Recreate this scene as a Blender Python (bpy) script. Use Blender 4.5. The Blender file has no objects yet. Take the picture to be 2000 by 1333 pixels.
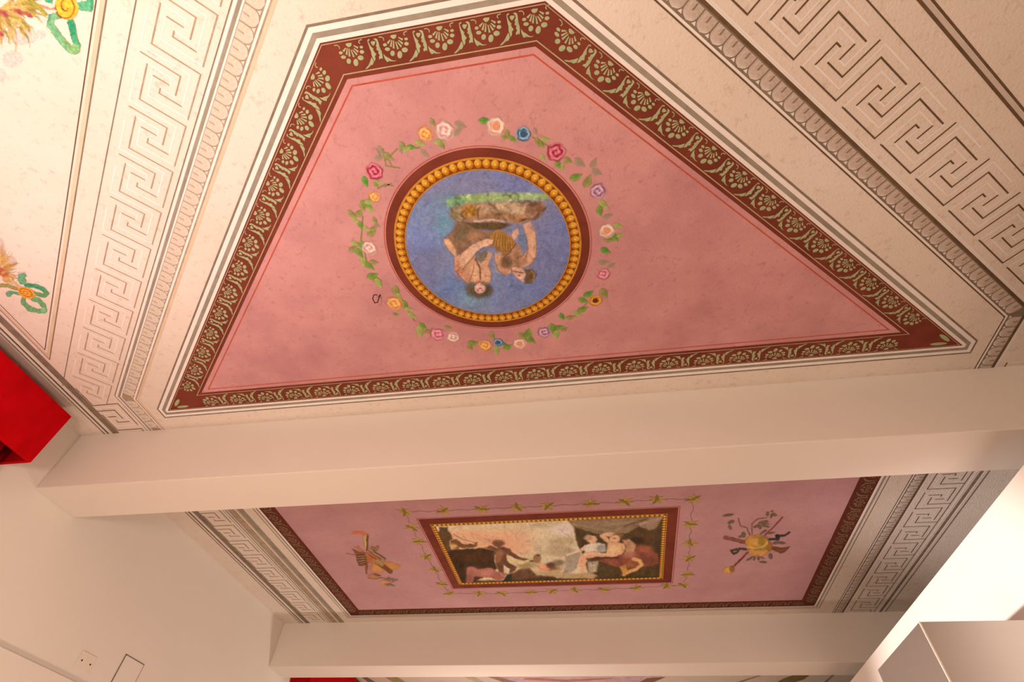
import bpy, math, random
import numpy as np
from mathutils import Matrix, Vector

# ------------------------------------------------------------------ camera
F_PX, PITCH, YAW, ROLL = 1014.55, 0.8565, -0.2027, 0.0633
CAM_Z, CEIL = 1.5, 3.3            # eye height, ceiling height (metres)
H = CEIL - CAM_Z
_fw = np.array([math.sin(YAW)*math.cos(PITCH), math.cos(YAW)*math.cos(PITCH), math.sin(PITCH)])
_r0 = np.array([math.cos(YAW), -math.sin(YAW), 0.0])
_u0 = np.cross(_r0, _fw)
RT = math.cos(ROLL)*_r0 + math.sin(ROLL)*_u0
UP = -math.sin(ROLL)*_r0 + math.cos(ROLL)*_u0
FW = _fw
scene = bpy.context.scene
COL = scene.collection
cam_d = bpy.data.cameras.new('camera')
cam_d.sensor_width = 36.0
cam_d.sensor_fit = 'HORIZONTAL'
cam_d.lens = F_PX/2000.0*36.0
cam_d.clip_start = 0.01
cam = bpy.data.objects.new('camera', cam_d)
COL.objects.link(cam)
cam.matrix_world = Matrix(((RT[0], UP[0], -FW[0], 0), (RT[1], UP[1], -FW[1], 0),
                           (RT[2], UP[2], -FW[2], CAM_Z), (0, 0, 0, 1)))
scene.camera = cam

# ------------------------------------------------------------------ light
scene.view_settings.view_transform = 'Standard'
scene.view_settings.look = 'None'
scene.view_settings.gamma = 1.0
scene.view_settings.use_curve_mapping = False
scene.view_settings.exposure = -0.38
world = bpy.data.worlds.new('ambient_fill')  # dim warm ambient fill, added so shadows do not go black
scene.world = world
world.use_nodes = True
world.node_tree.nodes['Background'].inputs[0].default_value = (1.0, 0.70, 0.50, 1)
world.node_tree.nodes['Background'].inputs[1].default_value = 0.05

WARM = (1.0, 0.78, 0.60)
def lamp(name, loc, power, radius, color=WARM, aim=None, cone=160, blend=1.0):
    l = bpy.data.lights.new(name, 'POINT' if aim is None else 'SPOT')
    l.energy = power
    l.shadow_soft_size = radius
    l.color = color
    o = bpy.data.objects.new(name, l)
    COL.objects.link(o)
    o.location = loc
    if aim is not None:
        l.spot_size = math.radians(cone); l.spot_blend = blend
        o.rotation_euler = Vector(aim).to_track_quat('-Z', 'Y').to_euler()
    return o
# the room's lamps stand below the picture: an uplighter by the window wall, a lamp in mid-room,
# an added fill lamp under the first beam, a lamp beyond the second beam, and an added spot trained on the partition
lamp('uplighter', (-2.05, 0.05, 1.20), 148, 0.15, (1.0, 0.735, 0.72), aim=(-0.02, -0.04, 1.0), cone=104)
lamp('room_lamp', (-0.85, -0.65, 1.60), 160, 0.25, (1.0, 0.77, 0.60))
lamp('added_fill_lamp', (-1.65, 2.05, 0.95), 50, 0.15, (1.0, 0.76, 0.57))  # unseen fill, added to brighten the left wall and the beam underside
lamp('kitchen_lamp', (-1.0, 5.5, 1.65), 90, 0.12, (1.0, 0.80, 0.66))
lamp('added_partition_spot', (-2.3, 2.55, 1.90), 1150, 0.06, (1.0, 0.82, 0.76), aim=(3.97, 0.45, 0.28), cone=37, blend=0.6)  # made-up narrow spot that whitens the partition and spares the beams

# ------------------------------------------------------------------ helpers
def ray(x, y):
    return (x-1000)/F_PX*RT - (y-666.5)/F_PX*UP + FW
def cz(x, y):                       # photo point -> point of the ceiling plane
    d = ray(x, y); k = H/d[2]
    return np.array([d[0]*k, d[1]*k])
def onx(x, y, X):
    d = ray(x, y); k = X/d[0]
    return np.array([X, d[1]*k, d[2]*k + CAM_Z])
def to_px(P):                       # ceiling points (N,2) -> photo px
    Q = np.c_[P, np.full(len(P), H)]
    z = Q@FW
    return 1000 + F_PX*(Q@RT)/z, 666.5 - F_PX*(Q@UP)/z

def lin(c):
    c = np.asarray(c, float)/255.0
    return np.where(c <= 0.04045, c/12.92, ((c+0.055)/1.055)**2.4)
REF1 = (228, 200, 180)              # how plain white paint looks beside the medallion
REF2 = (204, 174, 160)              # the same in the second bay
def alb(c, ref=REF1):
    return np.clip(lin(c)/lin(ref)*0.80, 0.004, 0.88)

def put(o, parent=None, label=None, cat=None, group=None, kind=None):
    COL.objects.link(o)
    if parent is not None: o.parent = parent
    if label: o['label'] = label
    if cat: o['category'] = cat
    if group: o['group'] = group
    if kind: o['kind'] = kind
    return o
def empty(name, loc=(0, 0, 0), parent=None, **k):
    o = bpy.data.objects.new(name, None)
    o.location = loc
    o.empty_display_size = 0.05
    return put(o, parent, **k)
def mesh_data(name, verts, faces, mats, fmat=None, colors=None, smooth=False):
    me = bpy.data.meshes.new(name)
    me.from_pydata([tuple(map(float, v)) for v in verts], [], [tuple(map(int, f)) for f in faces])
    for m in (mats if isinstance(mats, (list, tuple)) else [mats]): me.materials.append(m)
    if fmat is not None: me.polygons.foreach_set('material_index', np.asarray(fmat, np.int32))
    if colors is not None:
        a = me.color_attributes.new('Col', 'FLOAT_COLOR', 'POINT')
        a.data.foreach_set('color', np.asarray(colors, np.float32).ravel())
    if smooth: me.polygons.foreach_set('use_smooth', [True]*len(me.polygons))
    me.update()
    return me
def mk(name, verts, faces, mats, parent=None, fmat=None, colors=None, smooth=False, loc=None, **k):
    o = bpy.data.objects.new(name, mesh_data(name, verts, faces, mats, fmat, colors, smooth))
    if loc is not None: o.location = loc
    return put(o, parent, **k)
def box_geo(x0, x1, y0, y1, z0, z1):
    v = [(x, y, z) for z in (z0, z1) for y in (y0, y1) for x in (x0, x1)]
    f = [(0, 2, 3, 1), (4, 5, 7, 6), (0, 1, 5, 4), (2, 6, 7, 3), (0, 4, 6, 2), (1, 3, 7, 5)]
    return v, f
def box(name, b, mat, parent=None, bevel=0.0, **k):
    v, f = box_geo(*b)
    o = mk(name, v, f, mat, parent, **k)
    if bevel:
        m = o.modifiers.new('bevel', 'BEVEL'); m.width = bevel; m.segments = 3
    return o
class Geo:
    def __init__(s): s.v, s.f, s.m = [], [], []
    def add(s, v, f, m=0):
        n = len(s.v); s.v += [tuple(p) for p in v]; s.f += [tuple(i+n for i in q) for q in f]; s.m += [m]*len(f)
    def box(s, b, m=0): s.add(*box_geo(*b), m)
    def poly(s, pts, z=0.0, m=0):
        s.add([(p[0], p[1], z) for p in pts], [tuple(range(len(pts)))], m)
    def stroke(s, pts, w, z=0.0, m=0, w1=None):
        pts = [np.asarray(p, float) for p in pts]; n = len(pts)
        w1 = w if w1 is None else w1
        L, R = [], []
        for i, p in enumerate(pts):
            a = pts[i]-pts[i-1] if i else pts[1]-pts[0]
            b = pts[i+1]-pts[i] if i < n-1 else a
            a = a/np.linalg.norm(a); b = b/np.linalg.norm(b)
            na = np.array([-a[1], a[0]]); nb = np.array([-b[1], b[0]])
            mm = na+nb; mm = mm/max(1e-6, np.linalg.norm(mm)); mm = mm/max(0.35, mm@na)
            ww = (w+(w1-w)*i/(n-1))/2
            L.append(p+mm*ww); R.append(p-mm*ww)
        s.add([(q[0], q[1], z) for q in L+R], [(i, i+1, n+i+1, n+i) for i in range(n-1)], m)
    def ell(s, c, rx, ry, a=0.0, z=0.0, m=0, n=12):
        ca, sa = math.cos(a), math.sin(a)
        s.poly([(c[0]+rx*math.cos(t)*ca-ry*math.sin(t)*sa, c[1]+rx*math.cos(t)*sa+ry*math.sin(t)*ca)
                for t in np.linspace(0, 2*math.pi, n, endpoint=False)], z, m)
    def build(s, name, mats, parent=None, **k): return mk(name, s.v, s.f, mats, parent, s.m, **k)
    def data(s, name, mats): return mesh_data(name, s.v, s.f, mats, s.m)
def inst(name, me, parent, loc, rot=0.0, scale=(1, 1, 1), **k):
    o = bpy.data.objects.new(name, me)
    o.location = loc; o.rotation_euler = (0, 0, rot); o.scale = scale
    return put(o, parent, **k)

# ------------------------------------------------------------------ materials
def new_mat(name):
    m = bpy.data.materials.new(name); m.use_nodes = True
    nt = m.node_tree; b = nt.nodes['Principled BSDF']
    return m, nt, b
def plaster(name, c1, c2, scale=2.5, amt=0.6, rough=0.9, bump=0.15, fine=90, speck=None, spec=0.15):
    """painted plaster: two tones mottled by noise, fine relief"""
    m, nt, b = new_mat(name); N, L = nt.nodes, nt.links
    tc = N.new('ShaderNodeTexCoord')
    n1 = N.new('ShaderNodeTexNoise'); n1.inputs['Scale'].default_value = scale; n1.inputs['Detail'].default_value = 7; n1.inputs['Roughness'].default_value = 0.65
    L.new(tc.outputs['Object'], n1.inputs['Vector'])
    r = N.new('ShaderNodeMapRange'); r.inputs[1].default_value = 0.38; r.inputs[2].default_value = 0.68; r.inputs[4].default_value = amt
    L.new(n1.outputs['Fac'], r.inputs[0])
    mix = N.new('ShaderNodeMix'); mix.data_type = 'RGBA'
    mix.inputs[6].default_value = (*c1, 1); mix.inputs[7].default_value = (*c2, 1)
    L.new(r.outputs[0], mix.inputs[0])
    out = mix.outputs[2]
    n2 = N.new('ShaderNodeTexNoise'); n2.inputs['Scale'].default_value = fine; n2.inputs['Detail'].default_value = 4
    L.new(tc.outputs['Object'], n2.inputs['Vector'])
    if speck is not None:
        r2 = N.new('ShaderNodeMapRange'); r2.inputs[1].default_value = 0.56; r2.inputs[2].default_value = 0.70; r2.inputs[4].default_value = 0.75
        n3 = N.new('ShaderNodeTexNoise'); n3.inputs['Scale'].default_value = 38; n3.inputs['Detail'].default_value = 5; n3.inputs['Roughness'].default_value = 0.7
        L.new(tc.outputs['Object'], n3.inputs['Vector']); L.new(n3.outputs['Fac'], r2.inputs[0])
        mx = N.new('ShaderNodeMix'); mx.data_type = 'RGBA'; mx.inputs[7].default_value = (*speck, 1)
        L.new(r2.outputs[0], mx.inputs[0]); L.new(out, mx.inputs[6]); out = mx.outputs[2]
    L.new(out, b.inputs['Base Color'])
    b.inputs['Roughness'].default_value = rough
    b.inputs['Specular IOR Level'].default_value = spec
    if bump:
        bp = N.new('ShaderNodeBump'); bp.inputs['Strength'].default_value = bump; bp.inputs['Distance'].default_value = 0.004
        L.new(n2.outputs['Fac'], bp.inputs['Height']); L.new(bp.outputs[0], b.inputs['Normal'])
    return m
def paint(name, c, var=0.18, scale=30, ref=REF1):
    c = alb(c, ref)
    return plaster(name, c, c*(1-var), scale, 1.0, 0.85, 0.0)
def vpaint(name, alpha=True, grain=0.25, bump=0.1):
    """brushwork: colour stored on the mesh, thinned where the brush thinned"""
    m, nt, b = new_mat(name); N, L = nt.nodes, nt.links
    at = N.new('ShaderNodeVertexColor'); at.layer_name = 'Col'
    tc = N.new('ShaderNodeTexCoord')
    n = N.new('ShaderNodeTexNoise'); n.inputs['Scale'].default_value = 120; n.inputs['Detail'].default_value = 5
    L.new(tc.outputs['Object'], n.inputs['Vector'])
    r = N.new('ShaderNodeMapRange'); r.inputs[1].default_value = 0.3; r.inputs[2].default_value = 0.7
    r.inputs[3].default_value = 1-grain; r.inputs[4].default_value = 1+grain
    L.new(n.outputs['Fac'], r.inputs[0])
    mul = N.new('ShaderNodeVectorMath'); mul.operation = 'SCALE'
    L.new(at.outputs['Color'], mul.inputs[0]); L.new(r.outputs[0], mul.inputs[3])
    L.new(mul.outputs[0], b.inputs['Base Color'])
    b.inputs['Roughness'].default_value = 0.85; b.inputs['Specular IOR Level'].default_value = 0.15
    bp = N.new('ShaderNodeBump'); bp.inputs['Strength'].default_value = bump; bp.inputs['Distance'].default_value = 0.004
    L.new(n.outputs['Fac'], bp.inputs['Height']); L.new(bp.outputs[0], b.inputs['Normal'])
    if alpha: L.new(at.outputs['Alpha'], b.inputs['Alpha'])
    return m
def simple(name, c, rough=0.6, metal=0.0, noise=0.1, scale=20):
    m, nt, b = new_mat(name); N, L = nt.nodes, nt.links
    tc = N.new('ShaderNodeTexCoord'); n = N.new('ShaderNodeTexNoise'); n.inputs['Scale'].default_value = scale
    L.new(tc.outputs['Object'], n.inputs['Vector'])
    mix = N.new('ShaderNodeMix'); mix.data_type = 'RGBA'
    mix.inputs[6].default_value = (*[v*(1-noise) for v in c], 1); mix.inputs[7].default_value = (*[min(1, v*(1+noise)) for v in c], 1)
    L.new(n.outputs['Fac'], mix.inputs[0]); L.new(mix.outputs[2], b.inputs['Base Color'])
    b.inputs['Roughness'].default_value = rough; b.inputs['Metallic'].default_value = metal
    return m

M_WHITE = plaster('white_wall_paint', (0.80, 0.77, 0.72), (0.76, 0.72, 0.67), 1.2, 0.5, 0.9, 0.05, 160)
M_CREAM = plaster('cream_fresco_ground', (0.79, 0.745, 0.69), (0.69, 0.62, 0.53), 1.6, 0.5, 0.9, 0.5, 110, speck=(0.60, 0.52, 0.44))
M_PINK = plaster('pink_fresco', (0.64, 0.345, 0.36), (0.47, 0.235, 0.26), 3.2, 0.8, 0.9, 0.45, 110, speck=(0.44, 0.22, 0.25))
M_PINK2 = plaster('rose_fresco', (0.56, 0.34, 0.37), (0.47, 0.27, 0.31), 3.0, 0.8, 0.9, 0.35, 110, speck=(0.43, 0.25, 0.28))
M_BROWN = plaster('oxblood_border', alb((124, 54, 36)), alb((106, 44, 28)), 8, 1.0, 0.85, 0.15, 120)
M_GREEN = paint('sage_stencil', (170, 162, 114), 0.22, 40)
M_GREEN2 = paint('dull_olive_stencil', (138, 104, 72), 0.3, 40)
M_BROWN2 = plaster('dark_oxblood_border', alb((104, 46, 30)), alb((88, 38, 24)), 8, 1.0, 0.85, 0.15, 120)
M_LINEP = paint('pale_umber_line', (178, 142, 112), 0.3, 25)
M_LINE = paint('grey_brown_line', (140, 112, 88), 0.3, 25)
M_DARK = paint('dark_umber_line', (112, 80, 54), 0.3, 25)
M_GREY = paint('warm_grey_band', (158, 134, 110), 0.25, 12)
M_GREYL = paint('pale_grey_wash', (204, 172, 148), 0.1, 12)
M_SOFT = paint('ochre_wash', (216, 176, 140), 0.12, 10)
M_LIGHT = paint('white_highlight_line', (238, 212, 190), 0.06, 25)
M_RED = paint('vermilion_line', (196, 82, 58), 0.25, 18)
M_OLIVE = paint('fine_cream_line', (186, 150, 110), 0.2, 25)
M_GOLDBASE = paint('ochre_gold', (206, 128, 40), 0.25, 40)
M_GOLDDK = paint('burnt_gold', (130, 70, 24), 0.3, 40)
M_VA = vpaint('brushwork')
M_VO = vpaint('fresco_brushwork', alpha=False, grain=0.14, bump=0.15)
M_VF = vpaint('stencil_shading', alpha=False, grain=0.12, bump=0.05)

# ------------------------------------------------------------------ the room
XW, XP, XE = -2.90, 1.672, 3.20          # left wall, low partition, far right wall
Y0, Y1 = -3.0, 8.6
B1, B1B, B2, B2B, DROP = 1.947, 2.237, 4.637, 4.919, 0.3494
def structure(name, b, mat, label, **k):
    return box(name, b, mat, label=label, cat=k.pop('cat', 'wall'), kind='structure', **k)
ceil_o = structure('ceiling', (XW-0.2, XE+0.2, Y0-0.2, Y1+0.2, CEIL, CEIL+0.2), M_CREAM,
                   'flat cream plaster ceiling painted with panels, key borders and garlands', cat='ceiling')
structure('floor', (XW-0.2, XE+0.2, Y0-0.2, Y1+0.2, -0.1, 0), simple('terracotta_floor', (0.42, 0.25, 0.16), 0.5), 'terracotta floor of the room below the ceiling', cat='floor')
structure('wall_left', (XW-0.2, XW, Y0-0.2, Y1+0.2, 0, CEIL), M_WHITE, 'cream painted wall on the left meeting the ceiling')
structure('wall_back', (XW, XE, Y0-0.2, Y0, 0, CEIL), M_WHITE, 'cream wall behind the viewer')
structure('wall_far', (XW, XE, Y1, Y1+0.2, 0, CEIL), M_WHITE, 'cream wall closing the far end of the room')
structure('wall_right', (XE, XE+0.2, Y0-0.2, Y1+0.2, 0, CEIL), M_WHITE, 'cream wall at the far right side')
structure('wall_partition', (XP, XP+0.14, 0.6, 7.2, 0, CAM_Z+H-0.493), M_WHITE, 'brightly lit white partition wall stopping short of the ceiling, at right')
box('trim_1', (XW, XW+0.03, Y0, 4.2, 0, CAM_Z+0.821), M_WHITE, bevel=0.004, label='boxed-out lower part of the left wall under the cover plates', cat='wall', kind='structure')
box('ceiling_beam', (XW, XE, B1, B1B, CEIL-DROP, CEIL+0.01), M_WHITE, bevel=0.006, label='plain cream boxed beam between the medallion panel and the landscape panel', cat='beam', kind='structure')
box('ceiling_beam', (XW, XE, B2, B2B, CEIL-DROP, CEIL+0.01), M_WHITE, bevel=0.006, label='farther cream boxed beam beyond the landscape panel', cat='beam', kind='structure')

# ------------------------------------------------------------------ ceiling geometry
LAY = 0.0005
def zl(n): return CEIL - LAY*n
TL, TR, BR, BL = cz(625, 84), cz(1065, 2), cz(1880, 675), cz(328, 803)
XL, XR = -2.205, 1.605
def line(A, B, d):                 # line A->B moved outward (to its left) by d
    t = (B-A)/np.linalg.norm(B-A); n = np.array([-t[1], t[0]])
    return A+n*d, t
def meet(l1, l2):
    (p, a), (q, b) = l1, l2
    s = np.linalg.solve(np.array([[a[0], -b[0]], [a[1], -b[1]]]), q-p)
    return p+a*s[0]
def er(d): return 0.022*min(1.0, max(0.0, d/0.15))
V = np.array
def side_lines(d):
    return dict(LV=(V([XL-d, 0.]), V([0., 1.])), LD=line(TL, BL, d), T=line(TR, TL, d), RD=line(BR, TR, d+er(d)),
                RV=(V([XR+d, 0.]), V([0., 1.])))
def ring_open(d, yend=B2+0.005):
    S = side_lines(d)
    return [V([XL-d, yend]), meet(S['LV'], S['LD']), meet(S['LD'], S['T']), meet(S['T'], S['RD']), meet(S['RD'], S['RV']), V([XR+d, yend])]
def ring_panel(d):
    LD, T, RD, B = line(TL, BL, d), line(TR, TL, d), line(BR, TR, d), line(BL, BR, d)
    tl, tr = meet(LD, T), meet(T, RD)
    if d <= 0:
        bl, br = meet(LD, B), meet(RD, B)
        return [tl, bl, bl, br, br, tr]
    lv, rv = (V([BL[0]-d, 0.]), V([0., 1.])), (V([BR[0]+d, 0.]), V([0., 1.]))
    return [tl, meet(LD, lv), meet(lv, B), meet(rv, B), meet(RD, rv), tr]
P2 = (XL+0.005, XR-0.005, 2.42, 4.495)
def ring_bay2(d):
    x0, x1, y0, y1 = P2
    return [V([x0-d, y0-d]), V([x0-d, y1+d]), V([x1+d, y1+d]), V([x1+d, y0-d])]
def strip(name, ring, d0, d1, mat, lay, parent, closed, **k):
    a, b = ring(d0), ring(d1); n = len(a)
    g = Geo()
    g.add([(p[0], p[1], zl(lay)) for p in a+b], [(i, (i+1) % n, n+(i+1) % n, n+i) for i in range(n if closed else n-1)])
    g.f = [f for f in g.f]
    # drop zero-area faces of merged corners
    keep = []
    for f in g.f:
        q = [V(g.v[i][:2]) for i in f]
        ar = abs(sum(q[i][0]*q[(i+1) % 4][1]-q[(i+1) % 4][0]*q[i][1] for i in range(4)))
        if ar > 1e-7: keep.append(f)
    return mk(name, g.v, keep, mat, parent, **k)
def poly_obj(name, pts, mat, lay, parent, **k):
    return mk(name, [(p[0], p[1], zl(lay)) for p in pts], [tuple(range(len(pts)))], mat, parent, **k)

# --- panel fields and their frames
g1 = empty('painted_panel', (0, 0, 0), ceil_o, label='pink trapezoid panel with dark border around the round medallion')
rp = ring_panel(-0.10)
poly_obj('pink_field', [rp[0], rp[1], rp[3], rp[5]], M_PINK, 1, g1)
strip('oxblood_band', ring_panel, -0.112, 0.0, M_BROWN, 2, g1, True)
strip('fine_line', ring_panel, -0.099, -0.0955, M_OLIVE, 3, g1, True)
strip('fine_line', ring_panel, -0.0075, -0.005, M_OLIVE, 3, g1, True)
strip('red_line', ring_panel, -0.136, -0.131, M_RED, 2, g1, True)
strip('white_stripe', ring_panel, 0.0, 0.013, M_LIGHT, 1, g1, True)
strip('grey_stripe', ring_panel, 0.013, 0.029, M_GREY, 1, g1, True)
strip('white_stripe', ring_panel, 0.029, 0.045, M_LIGHT, 1, g1, True)
strip('grey_line', ring_panel, 0.045, 0.053, M_LINE, 1, g1, True)
g2 = empty('painted_panel', (0, 0, 0), ceil_o, label='rose rectangular panel with dark border around the landscape picture')
r2 = ring_bay2(-0.10)
poly_obj('rose_field', r2, M_PINK2, 1, g2)
strip('oxblood_band', ring_bay2, -0.112, 0.0, M_BROWN2, 2, g2, True)
strip('white_stripe', ring_bay2, 0.0, 0.014, M_LIGHT, 1, g2, True)
strip('grey_stripe', ring_bay2, 0.016, 0.027, M_GREY, 1, g2, True)
strip('grey_line', ring_bay2, 0.042, 0.048, M_LINE, 1, g2, True)

# --- mouldings that run round both bays (all flat trompe-l'oeil)
gm = empty('painted_moulding', (0, 0, 0), ceil_o, label='painted grey tongue moulding running around the panels')
for nm, a, b, mt in (('ochre_shadow', 0.146, 0.158, M_SOFT), ('umber_line', 0.158, 0.164, M_LINEP), ('white_line', 0.164, 0.172, M_LIGHT),
                     ('grey_bed', 0.172, 0.226, M_LINEP), ('white_line', 0.227, 0.232, M_LIGHT), ('umber_line', 0.233, 0.244, M_GREY),
                     ('white_line', 0.246, 0.253, M_LIGHT), ('umber_line', 0.256, 0.260, M_LINE)):
    strip(nm, lambda d: ring_open(d)[:4], a, b, mt, 1, gm, False)
for nm, a, b, mt in (('umber_line', 0.156, 0.161, M_DARK), ('white_line', 0.162, 0.169, M_LIGHT), ('grey_bed', 0.169, 0.228, M_LINE),
                     ('umber_line', 0.228, 0.239, M_DARK), ('white_line', 0.240, 0.244, M_LIGHT), ('white_line', 0.2455, 0.250, M_LIGHT)):
    strip(nm, lambda d: ring_open(d)[3:], a, b, mt, 1, gm, False)
gk = empty('key_border', (0, 0, 0), ceil_o, label='painted Greek key border in relief along the panel edges')
strip('umber_line', lambda d: ring_open(d)[1:4], 0.494, 0.498, M_LINE, 1, gk, False)
strip('umber_line', lambda d: ring_open(d)[3:5], 0.494, 0.4985, M_DARK, 1, gk, False)
# wall-side lines along the left wall
for x0, x1, mt in ((-2.645, -2.685, M_LINE), (-2.697, -2.703, M_LIGHT), (-2.708, -2.718, M_DARK), (-2.724, -2.728, M_LIGHT), (-2.735, -2.741, M_DARK)):
    poly_obj('cornice_line', [(x0, Y0), (x1, Y0), (x1, B2), (x0, B2)], mt, 2, gk)
poly_obj('cornice_line', [(-2.316, B1), (-2.358, B1), (-2.358, B2), (-2.316, B2)], M_GREY, 2, gk)
for x0, x1, mt in ((2.064, 2.070, M_LINE), (2.085, 2.092, M_LIGHT), (2.104, 2.122, M_LINE), (2.128, 2.134, M_LIGHT), (2.146, 2.154, M_LINE)):
    poly_obj('cornice_line', [(x0, B1), (x1, B1), (x1, B2), (x0, B2)], mt, 2, gk)
# lines of the neighbouring panels, left and right
for d0, d1, mt in ((0.568, 0.573, M_LINE), (0.573, 0.586, M_SOFT), (0.594, 0.598, M_DARK)):
    a, b = [], []
    for d, acc in ((d0, a), (d1, b)):
        S = side_lines(d); xl = -2.627+(d-0.568)
        c = meet(S['LD'], (V([xl, 0.]), V([0., 1.])))
        far = S['LD'][0] - S['LD'][1]*0.0
        t = S['LD'][1]
        acc += [c - t*2.6, c, V([xl, c[1]-3.2])]
    g = Geo(); g.add([(p[0], p[1], zl(1)) for p in a+b], [(0, 1, 4, 3), (1, 2, 5, 4)])
    g.build('side_panel_line', mt, gk)
for d0, d1, mt in ((0.573, 0.582, M_DARK), (0.595, 0.602, M_DARK), (0.583, 0.593, M_GREYL)):
    a, b = side_lines(d0)['RD'], side_lines(d1)['RD']
    pts = [a[0]+a[1]*-0.4, a[0]+a[1]*3.0, b[0]+b[1]*3.0, b[0]+b[1]*-0.4]
    poly_obj('side_panel_line', pts, mt, 1, gk)

# --- Greek keys
PK = 0.208
KD = [[(0, .311), (.85, .311), (.85, .462), (1.5, .462)], [(.63, .488), (.63, .364), (.277, .364)], [(.387, .44), (.387, .388)], [(.16, .338), (.16, .411), (.257, .411)]]
KL = [[(.02, .312), (.02, .441), (.375, .441)], [(.16, .338), (.74, .338), (.74, .490), (1.34, .490)], [(.257, .409), (.257, .367)], [(.39, .387), (.52, .387), (.52, .463)]]
def key_mesh(name, dark, light, w):
    g = Geo()
    for pl, m, ww in [(p, 0, w) for p in KD]+[(p, 1, w*0.9) for p in KL]:
        g.stroke([((u-0.5)*PK, -(v-0.028)) for u, v in pl], ww, 0, m)
    return g.data(name, [dark, light])
ME_KEY = key_mesh('key', M_DARK, M_LIGHT, 0.0055)
ME_KEYL = key_mesh('key_pale', M_LINEP, M_LIGHT, 0.0050)
def place_keys(A, B, start, n, me, parent, extra=0.0, period=PK):
    """motif runs from A towards B; outward side lies at local -y"""
    t = (B-A)/np.linalg.norm(B-A); ang = math.atan2(t[1], t[0])
    nout = V([t[1], -t[0]])
    for i in range(n):
        p = A+t*(start+(i+0.5)*period)+nout*extra
        inst('key_motif', me, parent, (p[0], p[1], zl(1)), ang)
LLD = np.linalg.norm(BL-TL); LRD = np.linalg.norm(BR-TR)
# left diagonal runs from BL up to TL (outside is on its left hand): mirror by running the other way
def flip_mesh(me, name):
    m2 = me.copy(); m2.name = name
    co = np.zeros(len(m2.vertices)*3); m2.vertices.foreach_get('co', co); co = co.reshape(-1, 3); co[:, 1] *= -1
    m2.vertices.foreach_set('co', co.ravel()); m2.update(); return m2
ME_KEYLF, ME_KEYF = flip_mesh(ME_KEYL, 'key_pale_m'), flip_mesh(ME_KEY, 'key_m')
def place_keys_l(A, B, start, n, me, parent, extra=0.0, period=PK):
    t = (B-A)/np.linalg.norm(B-A); ang = math.atan2(t[1], t[0]); nout = V([-t[1], t[0]])
    for i in range(n):
        p = A+t*(start+(i+0.5)*period)+nout*extra
        inst('key_motif', me, parent, (p[0], p[1], zl(1)), ang)
# right diagonal TR -> BR, outside to the right hand seen from below: choose by testing
def outward_is_left(A, B, inside):
    t = B-A; n = V([-t[1], t[0]]); return (inside-A)@n < 0
CEN = (TL+TR+BR+BL)/4
def run_keys(A, B, start, n, parent, pale, period, extra=0.0):
    if outward_is_left(A, B, CEN): place_keys_l(A, B, start, n, ME_KEYLF if pale else ME_KEYF, parent, extra, period)
    else: place_keys(A, B, start, n, ME_KEYL if pale else ME_KEY, parent, extra, period)
run_keys(TR, BR, 0.7427-4*PK, 12, gk, False, 0.2095, 0.022)
LS = LLD-0.697
run_keys(BL, TL, LS-8*0.204, 13, gk, True, 0.204)
run_keys(V([XL, B2]), V([XL, 1.70]), 0.04, 14, gk, False, 0.208)
run_keys(V([XR, 1.92]), V([XR, B2]), 0.0, 13, gk, False, 0.208)

# --- tongues of the moulding
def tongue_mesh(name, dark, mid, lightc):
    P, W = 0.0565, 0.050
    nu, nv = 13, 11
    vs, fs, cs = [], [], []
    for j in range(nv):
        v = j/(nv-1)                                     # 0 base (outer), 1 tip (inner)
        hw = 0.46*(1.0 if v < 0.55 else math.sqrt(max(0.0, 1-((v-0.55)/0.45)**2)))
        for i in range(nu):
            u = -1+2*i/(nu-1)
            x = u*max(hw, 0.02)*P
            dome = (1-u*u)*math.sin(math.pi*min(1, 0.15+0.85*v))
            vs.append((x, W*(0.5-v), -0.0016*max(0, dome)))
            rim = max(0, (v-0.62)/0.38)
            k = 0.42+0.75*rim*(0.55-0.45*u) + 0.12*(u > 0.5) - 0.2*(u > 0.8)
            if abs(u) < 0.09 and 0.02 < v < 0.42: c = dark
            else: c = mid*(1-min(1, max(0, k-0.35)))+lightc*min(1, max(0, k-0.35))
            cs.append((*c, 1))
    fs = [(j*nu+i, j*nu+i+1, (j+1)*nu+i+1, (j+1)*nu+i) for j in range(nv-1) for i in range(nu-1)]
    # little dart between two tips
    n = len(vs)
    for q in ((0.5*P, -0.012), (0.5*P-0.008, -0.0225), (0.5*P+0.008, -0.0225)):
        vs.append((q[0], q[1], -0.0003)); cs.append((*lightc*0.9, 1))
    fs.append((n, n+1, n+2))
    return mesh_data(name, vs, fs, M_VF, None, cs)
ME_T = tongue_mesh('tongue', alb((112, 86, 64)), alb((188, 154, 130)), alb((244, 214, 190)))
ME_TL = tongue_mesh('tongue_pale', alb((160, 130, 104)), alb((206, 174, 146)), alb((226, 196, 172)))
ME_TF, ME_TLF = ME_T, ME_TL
def run_tongues(A, B, d, me, parent, trim0=0.0, trim1=0.0, period=0.0565):
    t = (B-A)/np.linalg.norm(B-A); L = np.linalg.norm(B-A)
    out = V([-t[1], t[0]]) if outward_is_left(A, B, CEN) else V([t[1], -t[0]])
    ang = math.atan2(-out[0], out[1])                    # local +y = outward
    n = int((L-trim0-trim1)/period)
    for i in range(n):
        p = A+t*(trim0+(i+0.5)*period)
        inst('tongue', me, parent, (p[0], p[1], zl(2)), ang)
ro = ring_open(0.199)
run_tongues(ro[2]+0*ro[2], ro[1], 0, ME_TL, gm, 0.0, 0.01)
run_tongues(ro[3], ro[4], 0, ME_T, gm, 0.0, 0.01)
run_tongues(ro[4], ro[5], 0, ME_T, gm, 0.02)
run_tongues(ro[1], V([ro[1][0], B1]), 0, ME_TL, gm, 0.02)

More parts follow.
